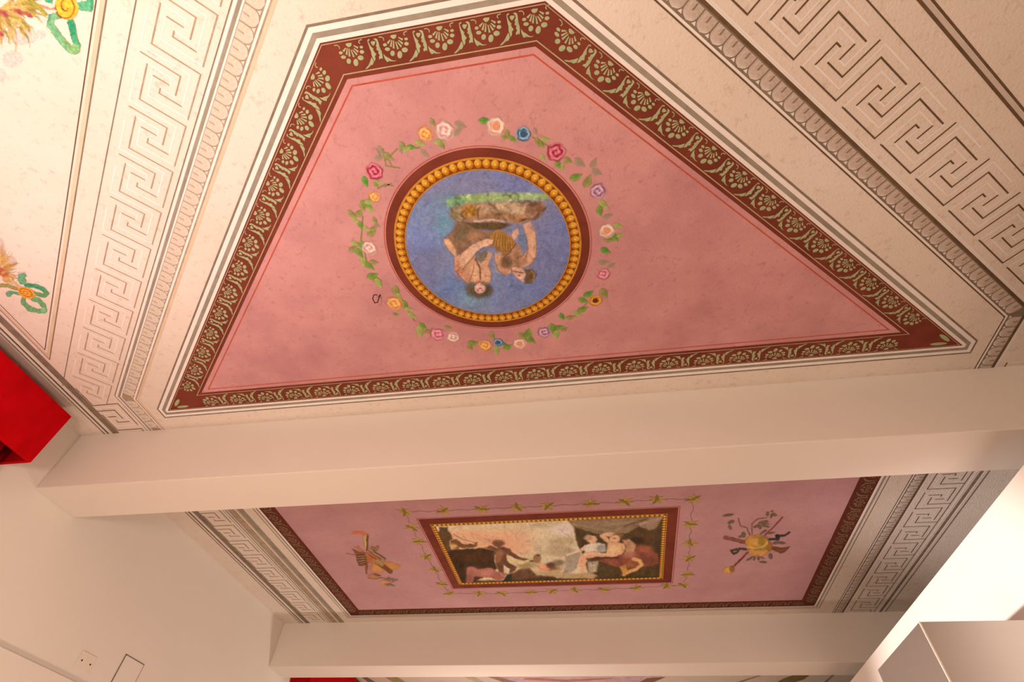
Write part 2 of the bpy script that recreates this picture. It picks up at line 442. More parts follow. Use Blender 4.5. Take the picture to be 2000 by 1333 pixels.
# --- palmette stencil, taken from one motif of the top edge
def Z(ox, oy, s): return lambda pts: [(ox+x/s, oy+y/s) for x, y in pts]
zp = Z(670, 60, 10.0)
_t = (TR-TL)/np.linalg.norm(TR-TL); _n = V([-_t[1], _t[0]])      # _n inward (+y)
_cap = cz(*zp([(1050, 60)])[0])
_cap = _cap-_n*((_cap-TL)@_n)
def loc_pal(pts): return [(float((cz(*p)-_cap)@_t), float((cz(*p)-_cap)@_n)) for p in zp(pts)]
gpal, gaca = Geo(), Geo()
gpal.poly(loc_pal([(980, 95), (1010, 70), (1110, 60), (1105, 110), (1080, 140), (1040, 150), (1005, 125)]))
for a, b in (((985, 165), (925, 235)), ((1015, 170), (990, 300)), ((1050, 175), (1050, 335)), ((1090, 200), (1140, 345)), ((1125, 200), (1210, 300)), ((1150, 170), (1240, 240)), ((1150, 115), (1240, 160))):
    gpal.stroke(loc_pal([a, b]), 0.0028, 0, 0, 0.0062)
for x, y, rx, ry in ((870, 265, 42, 32), (920, 350, 55, 36), (1025, 430, 48, 55), (1175, 455, 52, 75), (1280, 360, 65, 50), (1318, 240, 48, 38), (1312, 145, 38, 28)):
    gpal.poly(loc_pal([(x+rx*math.cos(t), y+ry*math.sin(t)) for t in np.linspace(0, 2*math.pi, 10, endpoint=False)]))
gpal.stroke(loc_pal([(740, 120), (800, 110), (845, 140), (848, 185)]), 0.0026)
gpal.stroke(loc_pal([(1330, -10), (1270, 15), (1262, 50), (1290, 75)]), 0.0026)
for pl in ([(505, 180), (535, 150), (560, 170), (545, 190), (530, 185), (530, 215), (570, 290), (635, 350), (620, 370), (660, 420), (690, 450), (660, 490), (670, 540), (650, 595), (620, 540), (590, 470), (580, 400), (550, 330), (520, 240)],
           [(575, 215), (600, 195), (640, 200), (665, 190), (668, 230), (640, 280), (615, 280), (590, 250)],
           [(630, 150), (680, 140), (715, 160), (735, 220), (760, 310), (800, 400), (815, 470), (820, 540), (790, 530), (750, 555), (740, 510), (760, 470), (730, 430), (735, 390), (690, 360), (700, 320), (680, 280), (700, 250), (690, 200), (660, 170)],
           [(835, 440), (880, 490), (960, 530), (1000, 560), (1050, 575), (1110, 560), (1060, 588), (990, 588), (960, 580), (910, 605), (870, 550), (845, 490)],
           [(590, 510), (635, 600), (610, 660), (570, 670), (530, 710), (490, 740), (455, 748), (475, 720), (520, 670), (555, 600)]):
    gaca.poly(loc_pal(pl))
ME_PAL = gpal.data('palmette', M_GREEN); ME_ACA = gaca.data('acanthus', M_GREEN)
ME_PAL2 = gpal.data('palmette_dull', M_GREEN2); ME_ACA2 = gaca.data('acanthus_dull', M_GREEN2)
PP = float(np.linalg.norm(cz(*zp([(130, 265)])[0])-cz(*zp([(1050, 60)])[0])))
gcor = Geo()
for s in (-1, 1): gcor.ell((0.012*s, 0.036), 0.021, 0.0055, math.radians(90-22*s), 0, 0, 14)
ME_COR = gcor.data('corner_leaf', M_GREEN)
def run_palmettes(A, B, parent, t0, t1, phase=None):
    t = (B-A)/np.linalg.norm(B-A); L = np.linalg.norm(B-A)
    left = outward_is_left(A, B, CEN) if parent is g1 else outward_is_left(A, B, V([(P2[0]+P2[1])/2, (P2[2]+P2[3])/2]))
    if left: A, B, t = B, A, -t; t0, t1 = t1, t0
    ang = math.atan2(t[1], t[0])
    n = max(1, round((L-t0-t1)/PP)); per = (L-t0-t1)/n
    sx = per/PP
    for i in range(n):
        p = A+t*(t0+(i+0.5)*per)
        inst('palmette', ME_PAL if parent is g1 else ME_PAL2, parent, (p[0], p[1], zl(3)), ang, (sx, 1, 1))
        q = A+t*(t0+(i+0.5)*per)
        if i: inst('acanthus', ME_ACA if parent is g1 else ME_ACA2, parent, (q[0], q[1], zl(3)), ang, (sx, 1, 1))
run_palmettes(TL, TR, g1, 0.017, -0.040)
run_palmettes(TR, BR, g1, 0.035, 0.24)
run_palmettes(BR, BL, g1, 0.24, 0.20)
run_palmettes(BL, TL, g1, 0.20, 0.03)
for P0, bx in ((BL, V([.92, -.38])), (BR, V([-.93, -.37]))):
    inst('corner_leaf', ME_COR, g1, (P0[0]+bx[0]*0.045, P0[1]+bx[1]*0.045, zl(3)), math.atan2(-bx[0], bx[1]), (1.5, 1.7, 1))
q = ring_bay2(0.0)
run_palmettes(q[0], q[1], g2, 0.1, 0.03)
run_palmettes(q[1], q[2], g2, 0.05, 0.05)
run_palmettes(q[2], q[3], g2, 0.03, 0.1)

# ------------------------------------------------------------------ brush engine
def vnoise(x, y, s, seed=0):
    x = x/s+seed*17.3; y = y/s+seed*9.1
    xi, yi = np.floor(x).astype(int), np.floor(y).astype(int)
    fx, fy = x-xi, y-yi
    fx = fx*fx*(3-2*fx); fy = fy*fy*(3-2*fy)
    def h(a, b):
        n = (a*374761393+b*668265263+seed*144269) & 0x7fffffff
        n = ((n ^ (n >> 13))*1274126177) & 0x7fffffff
        return ((n ^ (n >> 16)) & 0xffff)/65535.0
    return (h(xi, yi)*(1-fx)+h(xi+1, yi)*fx)*(1-fy)+(h(xi, yi+1)*(1-fx)+h(xi+1, yi+1)*fx)*fy
def fbm(x, y, s, seed=0):
    return 0.5*vnoise(x, y, s, seed)+0.3*vnoise(x, y, s/2.1, seed+1)+0.2*vnoise(x, y, s/4.3, seed+2)
def SH(soft): return soft*(0.27 if soft <= 8 else 0.42)
class Canvas:
    """a patch of ceiling laid out as a fine mesh whose vertices take brush colour"""
    def __init__(s, x0, x1, y0, y1, step, ref=REF1):
        s.nx, s.ny = int((x1-x0)/step)+1, int((y1-y0)/step)+1
        gx, gy = np.meshgrid(np.linspace(x0, x1, s.nx), np.linspace(y0, y1, s.ny))
        s.P = np.c_[gx.ravel(), gy.ravel()]
        s.x, s.y = to_px(s.P)
        n = len(s.P); s.ref = ref
        s.c = np.zeros((n, 3)); s.a = np.zeros(n); s.id = np.zeros(n, int)
        s.wx = s.x+3.2*(fbm(s.x, s.y, 8, 3)-0.5); s.wy = s.y+3.2*(fbm(s.x, s.y, 8, 7)-0.5)
        s.k = 0
    def mark(s, m, al, col, var, rid):
        al = np.clip(al, 0, 1)
        col = alb(col, s.ref)
        s.k += 1
        if var:
            nz = fbm(s.x[m]*1.0, s.y[m]*1.0, 9, s.k % 50)
            cc = col[None]*(1+var*(nz[:, None]-0.5)*2)
        else: cc = np.repeat(col[None], m.sum(), 0)
        a0 = s.a[m]; a1 = al+a0*(1-al)
        w = np.where(a1 > 1e-6, al/np.maximum(a1, 1e-6), 0)[:, None]
        s.c[m] = s.c[m]*(1-w)+cc*w
        s.a[m] = a1
        if rid is not None:
            ii = np.where(m)[0]; s.id[ii[al > 0.45]] = rid
    def poly(s, pts, col, soft=1.2, alpha=1.0, var=0.22, rid=None):
        p = np.asarray(pts, float)
        m = (s.x > p[:, 0].min()-4*soft-3) & (s.x < p[:, 0].max()+4*soft+3) & (s.y > p[:, 1].min()-4*soft-3) & (s.y < p[:, 1].max()+4*soft+3)
        if not m.any(): return
        x, y = s.wx[m], s.wy[m]
        ins = np.zeros(len(x), bool); dist = np.full(len(x), 1e9)
        for i in range(len(p)):
            x0, y0 = p[i-1]; x1, y1 = p[i]
            cr = (y0 > y) != (y1 > y)
            with np.errstate(divide='ignore', invalid='ignore'):
                xx = x0+(y-y0)*(x1-x0)/(y1-y0 if y1 != y0 else 1e-9)
            ins ^= cr & (x < xx)
            dx, dy = x1-x0, y1-y0
            t = np.clip(((x-x0)*dx+(y-y0)*dy)/max(1e-9, dx*dx+dy*dy), 0, 1)
            dist = np.minimum(dist, np.hypot(x-x0-t*dx, y-y0-t*dy))
        sd = np.where(ins, dist, -dist)
        al = alpha/(1+np.exp(-np.clip(sd/max(SH(soft), 0.05), -30, 30)))
        s.mark(m, al, col, var, rid)
    def ell(s, c, rx, ry, col, soft=1.5, alpha=1.0, rot=0.0, var=0.22, rid=None):
        R = max(rx, ry)+4*soft
        m = (abs(s.x-c[0]) < R) & (abs(s.y-c[1]) < R)
        if not m.any(): return
        x, y = s.wx[m]-c[0], s.wy[m]-c[1]
        ca, sa = math.cos(rot), math.sin(rot)
        u, v = x*ca+y*sa, -x*sa+y*ca
        d = (1-np.hypot(u/rx, v/ry))*min(rx, ry)
        al = alpha/(1+np.exp(-np.clip(d/max(SH(soft), 0.05), -30, 30)))
        s.mark(m, al, col, var, rid)
    def stroke(s, pts, w, col, soft=0.8, alpha=1.0, var=0.2, rid=None, w1=None):
        p = np.asarray(pts, float); w1 = w if w1 is None else w1
        pad = w+4*soft+3
        m = (s.x > p[:, 0].min()-pad) & (s.x < p[:, 0].max()+pad) & (s.y > p[:, 1].min()-pad) & (s.y < p[:, 1].max()+pad)
        if not m.any(): return
        x, y = s.wx[m], s.wy[m]; sd = np.full(len(x), -1e9); n = len(p)-1
        for i in range(n):
            (x0, y0), (x1, y1) = p[i], p[i+1]; dx, dy = x1-x0, y1-y0
            t = np.clip(((x-x0)*dx+(y-y0)*dy)/max(1e-9, dx*dx+dy*dy), 0, 1)
            ww = (w+(w1-w)*(i+t)/n)/2
            sd = np.maximum(sd, ww-np.hypot(x-x0-t*dx, y-y0-t*dy))
        al = alpha/(1+np.exp(-np.clip(sd/max(SH(soft), 0.05), -30, 30)))
        s.mark(m, al, col, var, rid)
    def hatch(s, rids, n, lo, hi, ln, w, seed):
        rng = random.Random(seed)
        pool = np.where(np.isin(s.id, rids))[0]
        for i in range(n):
            k = pool[rng.randrange(len(pool))]; x0, y0 = s.x[k], s.y[k]
            a = rng.uniform(0, math.pi); dx, dy = math.cos(a)*ln, math.sin(a)*ln
            m = np.where((abs(s.x-x0) < ln+3*w) & (abs(s.y-y0) < ln+3*w))[0]
            x, y = s.wx[m]-x0, s.wy[m]-y0
            t = np.clip((x*dx+y*dy)/(ln*ln), -1, 1)
            d = np.hypot(x-t*dx, y-t*dy)
            f = rng.uniform(lo, hi)
            s.c[m] *= (1+(f-1)*np.exp(-(d/w)**2))[:, None]
    def dab(s, amount, size, seed):
        f = 1+amount*2*(fbm(s.x, s.y, size, seed)-0.5)
        s.c *= f[:, None]
    def emit(s, names, parent, lay, keep=None, opaque=True):
        idx = np.arange(s.nx*s.ny).reshape(s.ny, s.nx)
        q = np.stack([idx[:-1, :-1], idx[:-1, 1:], idx[1:, 1:], idx[1:, :-1]], -1).reshape(-1, 4)
        ok = np.ones(len(q), bool)
        if keep is not None: ok &= keep(s.P)[q].all(1)
        if not opaque: ok &= (s.a[q] > 0.02).any(1)
        q = q[ok]; fid = s.id[q[:, 0]]
        out = []
        for rid, (nm, label) in names.items():
            f = q[fid == rid]
            if not len(f): continue
            u, inv = np.unique(f, return_inverse=True); inv = inv.reshape(-1, 4)
            me = bpy.data.meshes.new(nm)
            me.vertices.add(len(u))
            me.vertices.foreach_set('co', np.c_[s.P[u], np.full(len(u), zl(lay))].astype(np.float32).ravel())
            me.loops.add(inv.size); me.loops.foreach_set('vertex_index', inv.ravel().astype(np.int32))
            me.polygons.add(len(inv)); me.polygons.foreach_set('loop_start', np.arange(0, inv.size, 4, dtype=np.int32))
            try: me.polygons.foreach_set('loop_total', np.full(len(inv), 4, np.int32))
            except Exception: pass
            a = me.color_attributes.new('Col', 'FLOAT_COLOR', 'POINT')
            al = np.ones(len(u)) if opaque else s.a[u]
            a.data.foreach_set('color', np.c_[np.clip(s.c[u], 0.003, 0.9), al].astype(np.float32).ravel())
            me.materials.append(M_VO if opaque else M_VA)
            me.update(calc_edges=True); me.validate()
            out.append(put(bpy.data.objects.new(nm, me), parent, label=label))
        return out
def px_rect(x0, y0, x1, y1):
    P = np.array([cz(x, y) for x in (x0, (x0+x1)/2, x1) for y in (y0, (y0+y1)/2, y1)])
    return P[:, 0].min(), P[:, 0].max(), P[:, 1].min(), P[:, 1].max()

# ------------------------------------------------------------------ the medallion
MC, MR = V([-0.336, 1.037]), 0.404
gmed = empty('medallion', (0, 0, 0), ceil_o, label='round blue medallion with two seated figures in a gold beaded frame')
def annulus(name, r0, r1, mat, lay, n=128):
    v, f = [], []
    for i in range(n):
        a = 2*math.pi*i/n
        v += [(MC[0]+r*math.cos(a), MC[1]+r*math.sin(a), zl(lay)) for r in (r0, r1)]
        j = (i+1) % n
        f.append((2*i, 2*i+1, 2*j+1, 2*j))
    return mk(name, v, f, mat, gmed)
annulus('red_line', 0.4085, 0.4115, M_RED, 3)
annulus('brown_ring', 0.355, 0.4035, M_BROWN, 3)
annulus('gold_rim', 0.3635, 0.3715, M_GOLDBASE, 6)
annulus('bead_bed', 0.3275, 0.3640, M_GOLDDK, 5)
annulus('gold_edge', 0.3255, 0.3290, M_GOLDBASE, 6)
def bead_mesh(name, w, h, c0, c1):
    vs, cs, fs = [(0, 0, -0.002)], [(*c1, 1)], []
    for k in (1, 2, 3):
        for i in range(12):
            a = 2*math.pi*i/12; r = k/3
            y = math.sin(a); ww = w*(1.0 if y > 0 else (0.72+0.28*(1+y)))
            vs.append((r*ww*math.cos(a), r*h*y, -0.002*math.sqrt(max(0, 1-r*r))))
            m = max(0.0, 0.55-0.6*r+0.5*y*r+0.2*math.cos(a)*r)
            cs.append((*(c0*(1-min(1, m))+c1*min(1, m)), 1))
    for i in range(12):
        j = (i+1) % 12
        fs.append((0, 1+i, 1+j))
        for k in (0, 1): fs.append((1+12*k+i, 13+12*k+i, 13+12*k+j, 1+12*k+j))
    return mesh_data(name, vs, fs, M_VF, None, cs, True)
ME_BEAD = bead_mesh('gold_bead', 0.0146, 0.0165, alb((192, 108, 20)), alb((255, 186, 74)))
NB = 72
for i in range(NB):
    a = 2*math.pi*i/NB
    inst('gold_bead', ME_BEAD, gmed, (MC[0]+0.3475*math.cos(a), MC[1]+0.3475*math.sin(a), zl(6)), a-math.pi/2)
c = Canvas(MC[0]-0.334, MC[0]+0.334, MC[1]-0.334, MC[1]+0.334, 0.0021)
zm = Z(760, 320, 4.165)
one = lambda x, y: zm([(x, y)])[0]
def E(x, y, rx, ry, col, **k): c.ell(one(x, y), rx/4.165, ry/4.165, col, **k)
def PO(pts, col, **k): c.poly(zm(pts), col, **k)
def ST(pts, w, col, **k): c.stroke(zm(pts), w/4.165, col, **{**k, **({'w1': k['w1']/4.165} if 'w1' in k else {})})
c.poly([(700, 280), (1250, 280), (1250, 680), (700, 680)], (114, 120, 156), var=0.2)
for x, y, rx, ry, col, al in ((350, 520, 190, 170, (88, 126, 190), .9), (250, 420, 120, 90, (120, 140, 172), .7), (300, 620, 150, 60, (112, 132, 190), .6), (430, 380, 90, 120, (78, 124, 160), .6),
                              (450, 480, 70, 130, (90, 150, 162), .9), (530, 290, 90, 60, (100, 130, 130), .7), (800, 150, 500, 70, (120, 118, 150), .8), (1100, 180, 160, 60, (90, 110, 175), .6), (1420, 430, 60, 110, (70, 108, 196), .9),
                              (1330, 400, 90, 110, (126, 122, 150), .7), (1330, 700, 160, 250, (98, 110, 165), .6), (250, 850, 180, 220, (96, 106, 152), .5), (440, 880, 60, 130, (120, 130, 160), .6), (560, 980, 110, 80, (70, 120, 170), .8),
                              (640, 1090, 140, 50, (90, 145, 165), .9), (720, 1100, 90, 50, (110, 160, 170), .6), (920, 1040, 130, 140, (92, 120, 180), .7), (860, 880, 40, 90, (120, 150, 175), .7), (1250, 1000, 170, 130, (86, 104, 165), .5),
                              (480, 1050, 120, 90, (86, 114, 168), .6), (800, 1190, 250, 50, (112, 128, 168), .5), (1420, 850, 90, 200, (102, 112, 158), .6)):
    E(x, y, rx, ry, col, soft=16, alpha=al, var=0.15)
random.seed(3)
for i in range(120):
    E(random.uniform(60, 1560), random.uniform(60, 1260), random.uniform(25, 110), random.uniform(15, 60), random.choice([(104, 118, 168), (124, 124, 158), (92, 122, 182), (110, 132, 170), (126, 120, 150), (98, 108, 152)]), soft=9, alpha=.35, rot=random.uniform(-1, 1), var=.2)
PO([(460, 300), (560, 255), (860, 232), (1300, 240), (1305, 285), (1000, 305), (620, 325), (480, 345)], (146, 160, 100), soft=3, rid=1)
E(540, 310, 80, 40, (104, 150, 108), soft=6, alpha=.8)
PO([(800, 240), (1150, 240), (1150, 270), (800, 275)], (166, 176, 128), soft=6, alpha=.7)
PO([(500, 360), (640, 320), (1260, 298), (1275, 360), (1215, 440), (1090, 480), (960, 455), (900, 475), (700, 480), (560, 470), (490, 420)], (158, 118, 86), soft=4, var=.3, rid=1)
E(655, 385, 62, 52, (184, 124, 48), soft=5, alpha=.9)
E(980, 350, 130, 34, (200, 164, 128), soft=5, alpha=.8); E(1180, 360, 80, 50, (124, 82, 62), soft=6, alpha=.8); E(800, 360, 60, 40, (184, 144, 112), soft=6, alpha=.7); E(540, 400, 50, 70, (132, 118, 80), soft=6, alpha=.7)
PO([(720, 450), (860, 392), (960, 400), (920, 460), (800, 470)], (146, 104, 72), soft=3, alpha=.9); ST([(700, 465), (840, 455), (950, 470)], 14, (204, 166, 138), soft=2)
E(1040, 400, 60, 26, (208, 172, 140), soft=4, alpha=.7); E(1030, 450, 90, 40, (160, 112, 70), soft=5, alpha=.8); ST([(1080, 460), (1180, 440), (1220, 400)], 16, (126, 84, 60), soft=2)
# seated figure at left (upside down): legs in drapery, cloth, torso, arm, head
PO([(540, 470), (640, 470), (700, 520), (850, 555), (900, 620), (830, 690), (700, 630), (640, 690), (600, 745), (540, 750), (500, 650), (445, 610), (520, 540)], (138, 100, 74), soft=3, var=.35, rid=2)
E(590, 560, 70, 70, (112, 92, 66), soft=8, alpha=.7); E(690, 590, 60, 40, (166, 118, 84), soft=6, alpha=.7)
PO([(610, 478), (930, 475), (1000, 500), (880, 545), (700, 530)], (96, 72, 42), soft=3, rid=2)
PO([(820, 560), (890, 535), (960, 560), (1025, 625), (1030, 665), (940, 755), (880, 705), (835, 640)], (160, 108, 50), soft=2.5, var=.3, rid=2)
for i in range(7): ST([(870+18*i, 560+8*i), (850+24*i, 660+10*i)], 6, (112, 76, 36), soft=1, alpha=.7); ST([(880+18*i, 565+8*i), (862+24*i, 660+10*i)], 4, (196, 146, 82), soft=1, alpha=.6)
PO([(438, 620), (490, 610), (545, 700), (545, 750), (480, 705)], (214, 156, 116), soft=2.5, rid=2); E(470, 640, 22, 22, (226, 176, 130), soft=4, alpha=.8)
PO([(528, 760), (600, 735), (690, 690), (700, 780), (745, 800), (785, 760), (800, 715), (835, 725), (805, 830), (835, 890), (830, 955), (760, 975), (700, 960), (640, 975), (575, 920), (535, 850)], (206, 148, 112), soft=2, rid=2)
E(570, 850, 34, 70, (190, 118, 84), soft=6, alpha=.8); E(640, 910, 30, 50, (186, 124, 90), soft=5, alpha=.7); E(780, 900, 36, 50, (222, 162, 132), soft=5, alpha=.8); E(690, 870, 34, 60, (222, 170, 132), soft=6, alpha=.7)
PO([(700, 755), (790, 695), (805, 735), (750, 795), (720, 790)], (124, 108, 88), soft=2)
PO([(595, 725), (680, 650), (780, 610), (850, 612), (842, 650), (760, 672), (690, 735), (640, 805), (590, 855), (570, 800)], (218, 164, 130), soft=2, rid=2)
ST([(600, 830), (650, 760), (720, 690), (830, 640)], 12, (236, 192, 158), soft=3, alpha=.7); ST([(595, 860), (650, 800), (700, 740), (770, 680)], 6, (132, 84, 56), soft=1.2)
ST([(700, 770), (738, 850), (746, 945)], 13, (112, 72, 48), soft=1.5); ST([(655, 960), (680, 880), (690, 820)], 8, (150, 98, 70), soft=1.5)
PO([(690, 940), (800, 950), (800, 985), (690, 985)], (208, 150, 120), soft=3, rid=2)
E(735, 1028, 98, 60, (92, 78, 54), soft=5, var=.5, rid=2); E(660, 1000, 45, 40, (106, 90, 62), soft=7, alpha=.8); E(800, 1030, 40, 45, (84, 70, 48), soft=6, alpha=.8)
E(738, 1012, 44, 40, (222, 166, 150), soft=2.5); E(742, 1015, 12, 5, (170, 80, 70), soft=1); E(722, 1030, 7, 4, (90, 60, 50), soft=1); E(760, 1028, 7, 4, (90, 60, 50), soft=1)
for i in range(26):
    a = i/26*2*math.pi; ST([(735+86*math.cos(a), 1030+52*math.sin(a)), (735+112*math.cos(a+.2), 1030+74*math.sin(a+.2))], 7, (98, 82, 58), soft=1.5, alpha=.7)
# seated figure at right
PO([(1095, 495), (1150, 470), (1190, 560), (1202, 680), (1195, 760), (1140, 830), (1060, 848), (1030, 780), (1090, 740), (1130, 690), (1118, 590)], (204, 148, 116), soft=2, rid=3)
E(1165, 640, 20, 90, (222, 168, 134), soft=5, alpha=.8); ST([(1128, 700), (1110, 760), (1060, 800)], 10, (156, 104, 74), soft=2)
PO([(1030, 655), (1062, 650), (1085, 740), (1130, 800), (1060, 850), (960, 850), (940, 770)], (176, 126, 92), soft=2.5, var=.3, rid=3)
PO([(850, 715), (900, 735), (960, 760), (1005, 800), (995, 885), (940, 908), (890, 865), (860, 790)], (198, 140, 106), soft=2.5, rid=3)
E(955, 800, 52, 52, (112, 82, 58), soft=5, alpha=.95); E(880, 800, 22, 60, (212, 156, 118), soft=5, alpha=.7); E(1040, 770, 20, 60, (126, 90, 64), soft=5, alpha=.7)
ST([(1030, 650), (980, 720), (935, 760)], 8, (104, 70, 46), soft=1.2)
PO([(1005, 545), (1050, 528), (1056, 570), (1015, 615), (1000, 585)], (206, 152, 122), soft=2, rid=3)
PO([(1058, 580), (1110, 560), (1125, 655), (1080, 672), (1045, 640)], (98, 118, 146), soft=2)
PO([(995, 840), (1095, 845), (1115, 900), (1085, 965), (1030, 920), (1000, 885)], (208, 156, 132), soft=2, rid=3)
ST([(1000, 872), (1090, 884)], 9, (120, 82, 60), soft=1.3); E(1070, 925, 16, 14, (224, 170, 150), soft=2); E(1060, 905, 10, 5, (92, 62, 48), soft=1)
PO([(1090, 850), (1175, 858), (1202, 905), (1165, 972), (1105, 978), (1095, 940), (1115, 900)], (104, 78, 50), soft=2.5, var=.45, rid=3)
ST([(1160, 870), (1182, 900), (1170, 945)], 12, (148, 104, 68), soft=1.5)
ST([(1060, 985), (1095, 1025)], 8, (64, 90, 140), soft=1.5, alpha=.8)
for i in range(5): ST([(690+40*i, 150+6*(i % 2)), (740+40*i, 200)], 4, (92, 90, 112), soft=1, alpha=.5)
_m = c.id == 0; _l = (c.c[_m]@V([.3, .5, .2]))[:, None]; c.c[_m] = c.c[_m]*.80+_l*.20*V([[1.08, .98, .98]])
OUT = (96, 62, 44)
for pl in ([(438, 620), (480, 705), (528, 760), (535, 850), (575, 920), (640, 975)], [(595, 725), (680, 650), (780, 610), (850, 612)], [(805, 830), (835, 890), (830, 955)], [(1190, 560), (1202, 680), (1195, 760), (1140, 830), (1060, 848)], [(1118, 590), (1130, 690), (1090, 740), (1040, 770)], [(850, 715), (860, 790), (890, 865), (940, 908)],
           [(520, 540), (445, 610)], [(995, 840), (1000, 885), (1030, 920), (1085, 965)], [(500, 420), (560, 470), (700, 480), (900, 475)], [(1090, 480), (1215, 440), (1275, 360)], [(800, 715), (785, 760), (745, 800)], [(600, 830), (560, 870)]):
    ST(pl, 6, OUT, soft=1.4, alpha=.6)
c.hatch([1], 220, .55, 1.35, 5, 2.2, 1); c.hatch([2, 3], 170, .72, 1.18, 4, 1.6, 2); c.hatch([0], 260, .84, 1.14, 9, 2.6, 3)
c.dab(0.16, 5, 11); c.dab(0.12, 26, 21)
c.emit({0: ('painted_sky', 'mottled blue sky ground of the medallion'), 1: ('painted_rock', 'brown rocky bank with a green strip'), 2: ('painted_figure', 'seated nude figure with curly hair and brown drapery'),
        3: ('painted_figure', 'seated figure with a headband and raised arm')}, gmed, 4, keep=lambda P: np.hypot(P[:, 0]-MC[0], P[:, 1]-MC[1]) < 0.3335)

# ------------------------------------------------------------------ flower garland round the medallion
gg = empty('flower_garland', (0, 0, 0), ceil_o, label='wreath of coloured roses and green leaves around the medallion')
random.seed(5)
def rose_mesh(name, base, light, dark, eye=None, soft=0.75):
    n, m = 40, 14
    vs, cs, fs = [(0, 0, 0)], [(*(eye if eye is not None else light), 1)], []
    for k in range(1, m+1):
        r = k/m
        for i in range(n):
            a = 2*math.pi*i/n
            rr = r*(1+0.05*math.cos(5*a+1)+0.04*math.cos(8*a))
            vs.append((rr*math.cos(a), rr*math.sin(a), 0))
            s = math.sin(a*1+r*12)*0.6+0.4*math.sin(3*a-r*7+2*math.sin(5*r))
            t = max(0, min(1, 0.5+0.6*s)); q = base*(1-t)+(light if s > 0 else dark)*t if s > 0 else base*(1+s)+dark*(-s)
            if eye is not None and r < 0.36: q = eye*(0.8+0.4*(k % 2))
            al = 1.0 if r < soft else max(0, (1-r)/(1-soft))**1.1
            al *= 0.95
            cs.append((*np.clip(q, .004, .9), al))
    for i in range(n):
        j = (i+1) % n; fs.append((0, 1+i, 1+j))
        for k in range(m-1): fs.append((1+n*k+i, 1+n*(k+1)+i, 1+n*(k+1)+j, 1+n*k+j))
    return mesh_data(name, vs, fs, M_VA, None, cs)
RO = {'red': rose_mesh('rose_red', alb((186, 62, 82)), alb((226, 130, 132)), alb((140, 36, 58))),
      'pale': rose_mesh('rose_pale', alb((224, 164, 148)), alb((246, 208, 186)), alb((198, 132, 120)), None, 0.6),
      'cream': rose_mesh('rose_cream', alb((234, 178, 146)), alb((250, 214, 184)), alb((206, 140, 110)), alb((222, 140, 104)), 0.65),
      'orange': rose_mesh('rose_orange', alb((232, 152, 76)), alb((244, 184, 112)), alb((206, 118, 60)), None, 0.55),
      'blue': rose_mesh('rose_blue', alb((92, 122, 144)), alb((150, 176, 186)), alb((54, 78, 104)), alb((60, 84, 106))),
      'mauve': rose_mesh('rose_mauve', alb((176, 116, 136)), alb((222, 176, 180)), alb((136, 76, 106)), None, 0.6),
      'pink': rose_mesh('rose_pink', alb((212, 110, 124)), alb((236, 162, 160)), alb((180, 80, 96)), None, 0.6),
      'sun': rose_mesh('rose_sun', alb((216, 136, 40)), alb((236, 168, 70)), alb((186, 104, 30)), alb((96, 52, 26)), 0.7)}
zg = Z(660, 200, 2.666)
FLW = [(190, 360, 45, 'red'), (190, 490, 32, 'orange'), (455, 162, 44, 'orange'), (557, 145, 54, 'pale'), (825, 125, 52, 'cream'), (965, 165, 40, 'blue'), (1135, 258, 50, 'red'), (1355, 460, 44, 'mauve'),
       (1402, 668, 42, 'cream'), (1380, 895, 36, 'pink'), (1340, 1032, 32, 'sun'), (1075, 1195, 34, 'mauve'), (947, 1255, 32, 'cream'), (836, 1250, 24, 'blue'), (765, 1266, 36, 'orange'),
       (597, 1222, 34, 'pale'), (520, 1205, 40, 'pink'), (296, 1046, 42, 'orange'), (165, 758, 40, 'pale')]
NAMES = {'red': 'red_rose', 'pale': 'pale_rose', 'cream': 'cream_rose', 'orange': 'orange_flower', 'blue': 'blue_flower', 'mauve': 'mauve_rose', 'pink': 'pink_rose', 'sun': 'yellow_flower'}
for i, (x, y, r, k) in enumerate(FLW):
    p = zg([(x, y)])[0]; w = cz(*p); e = np.linalg.norm(cz(p[0]+r/2.666, p[1])-w)
    e2 = np.linalg.norm(cz(p[0], p[1]+r/2.666)-w)
    inst(NAMES[k], RO[k], gg, (w[0], w[1], zl(4+0.02*i)), i*1.3, ((e+e2)/2*1.08,)*2+(1,))
def leaf_mesh(name, c0, c1, alpha=0.95):
    vs, cs, fs = [], [], []; n = 11
    for i in range(n):
        t = i/(n-1); w = 0.36*math.sin(math.pi*t**0.8)*(1-0.25*t)
        for j, u in enumerate((-1, -0.55, -0.12, 0, 0.12, 0.55, 1)):
            vs.append((t-0.5, u*max(w, 0.004)+0.05*math.sin(3*t), 0))
            k = 0.5+0.45*u+0.2*math.sin(9*t+u)
            q = c0*(1-k)+c1*k
            if abs(u) < 0.05: q = c0*0.8
            cs.append((*np.clip(q, .004, .9), alpha*(0.0 if abs(u) == 1 else (.75 if abs(u) > .5 else 1))*(1 if 0.08 < t < 0.92 else 0.2)))
    for i in range(n-1):
        for j in range(6): fs.append((i*7+j, i*7+j+1, i*7+j+8, i*7+j+7))
    return mesh_data(name, vs, fs, M_VA, None, cs)
LF = [leaf_mesh('leaf_olive', alb((132, 124, 54)), alb((172, 160, 92))), leaf_mesh('leaf_green', alb((98, 130, 40)), alb((148, 166, 74))), leaf_mesh('leaf_bright', alb((72, 128, 40)), alb((120, 170, 66))),
      leaf_mesh('leaf_faint', alb((156, 140, 104)), alb((176, 160, 122)), 0.6), leaf_mesh('leaf_lime', alb((150, 160, 70)), alb((190, 186, 108)), 0.85)]
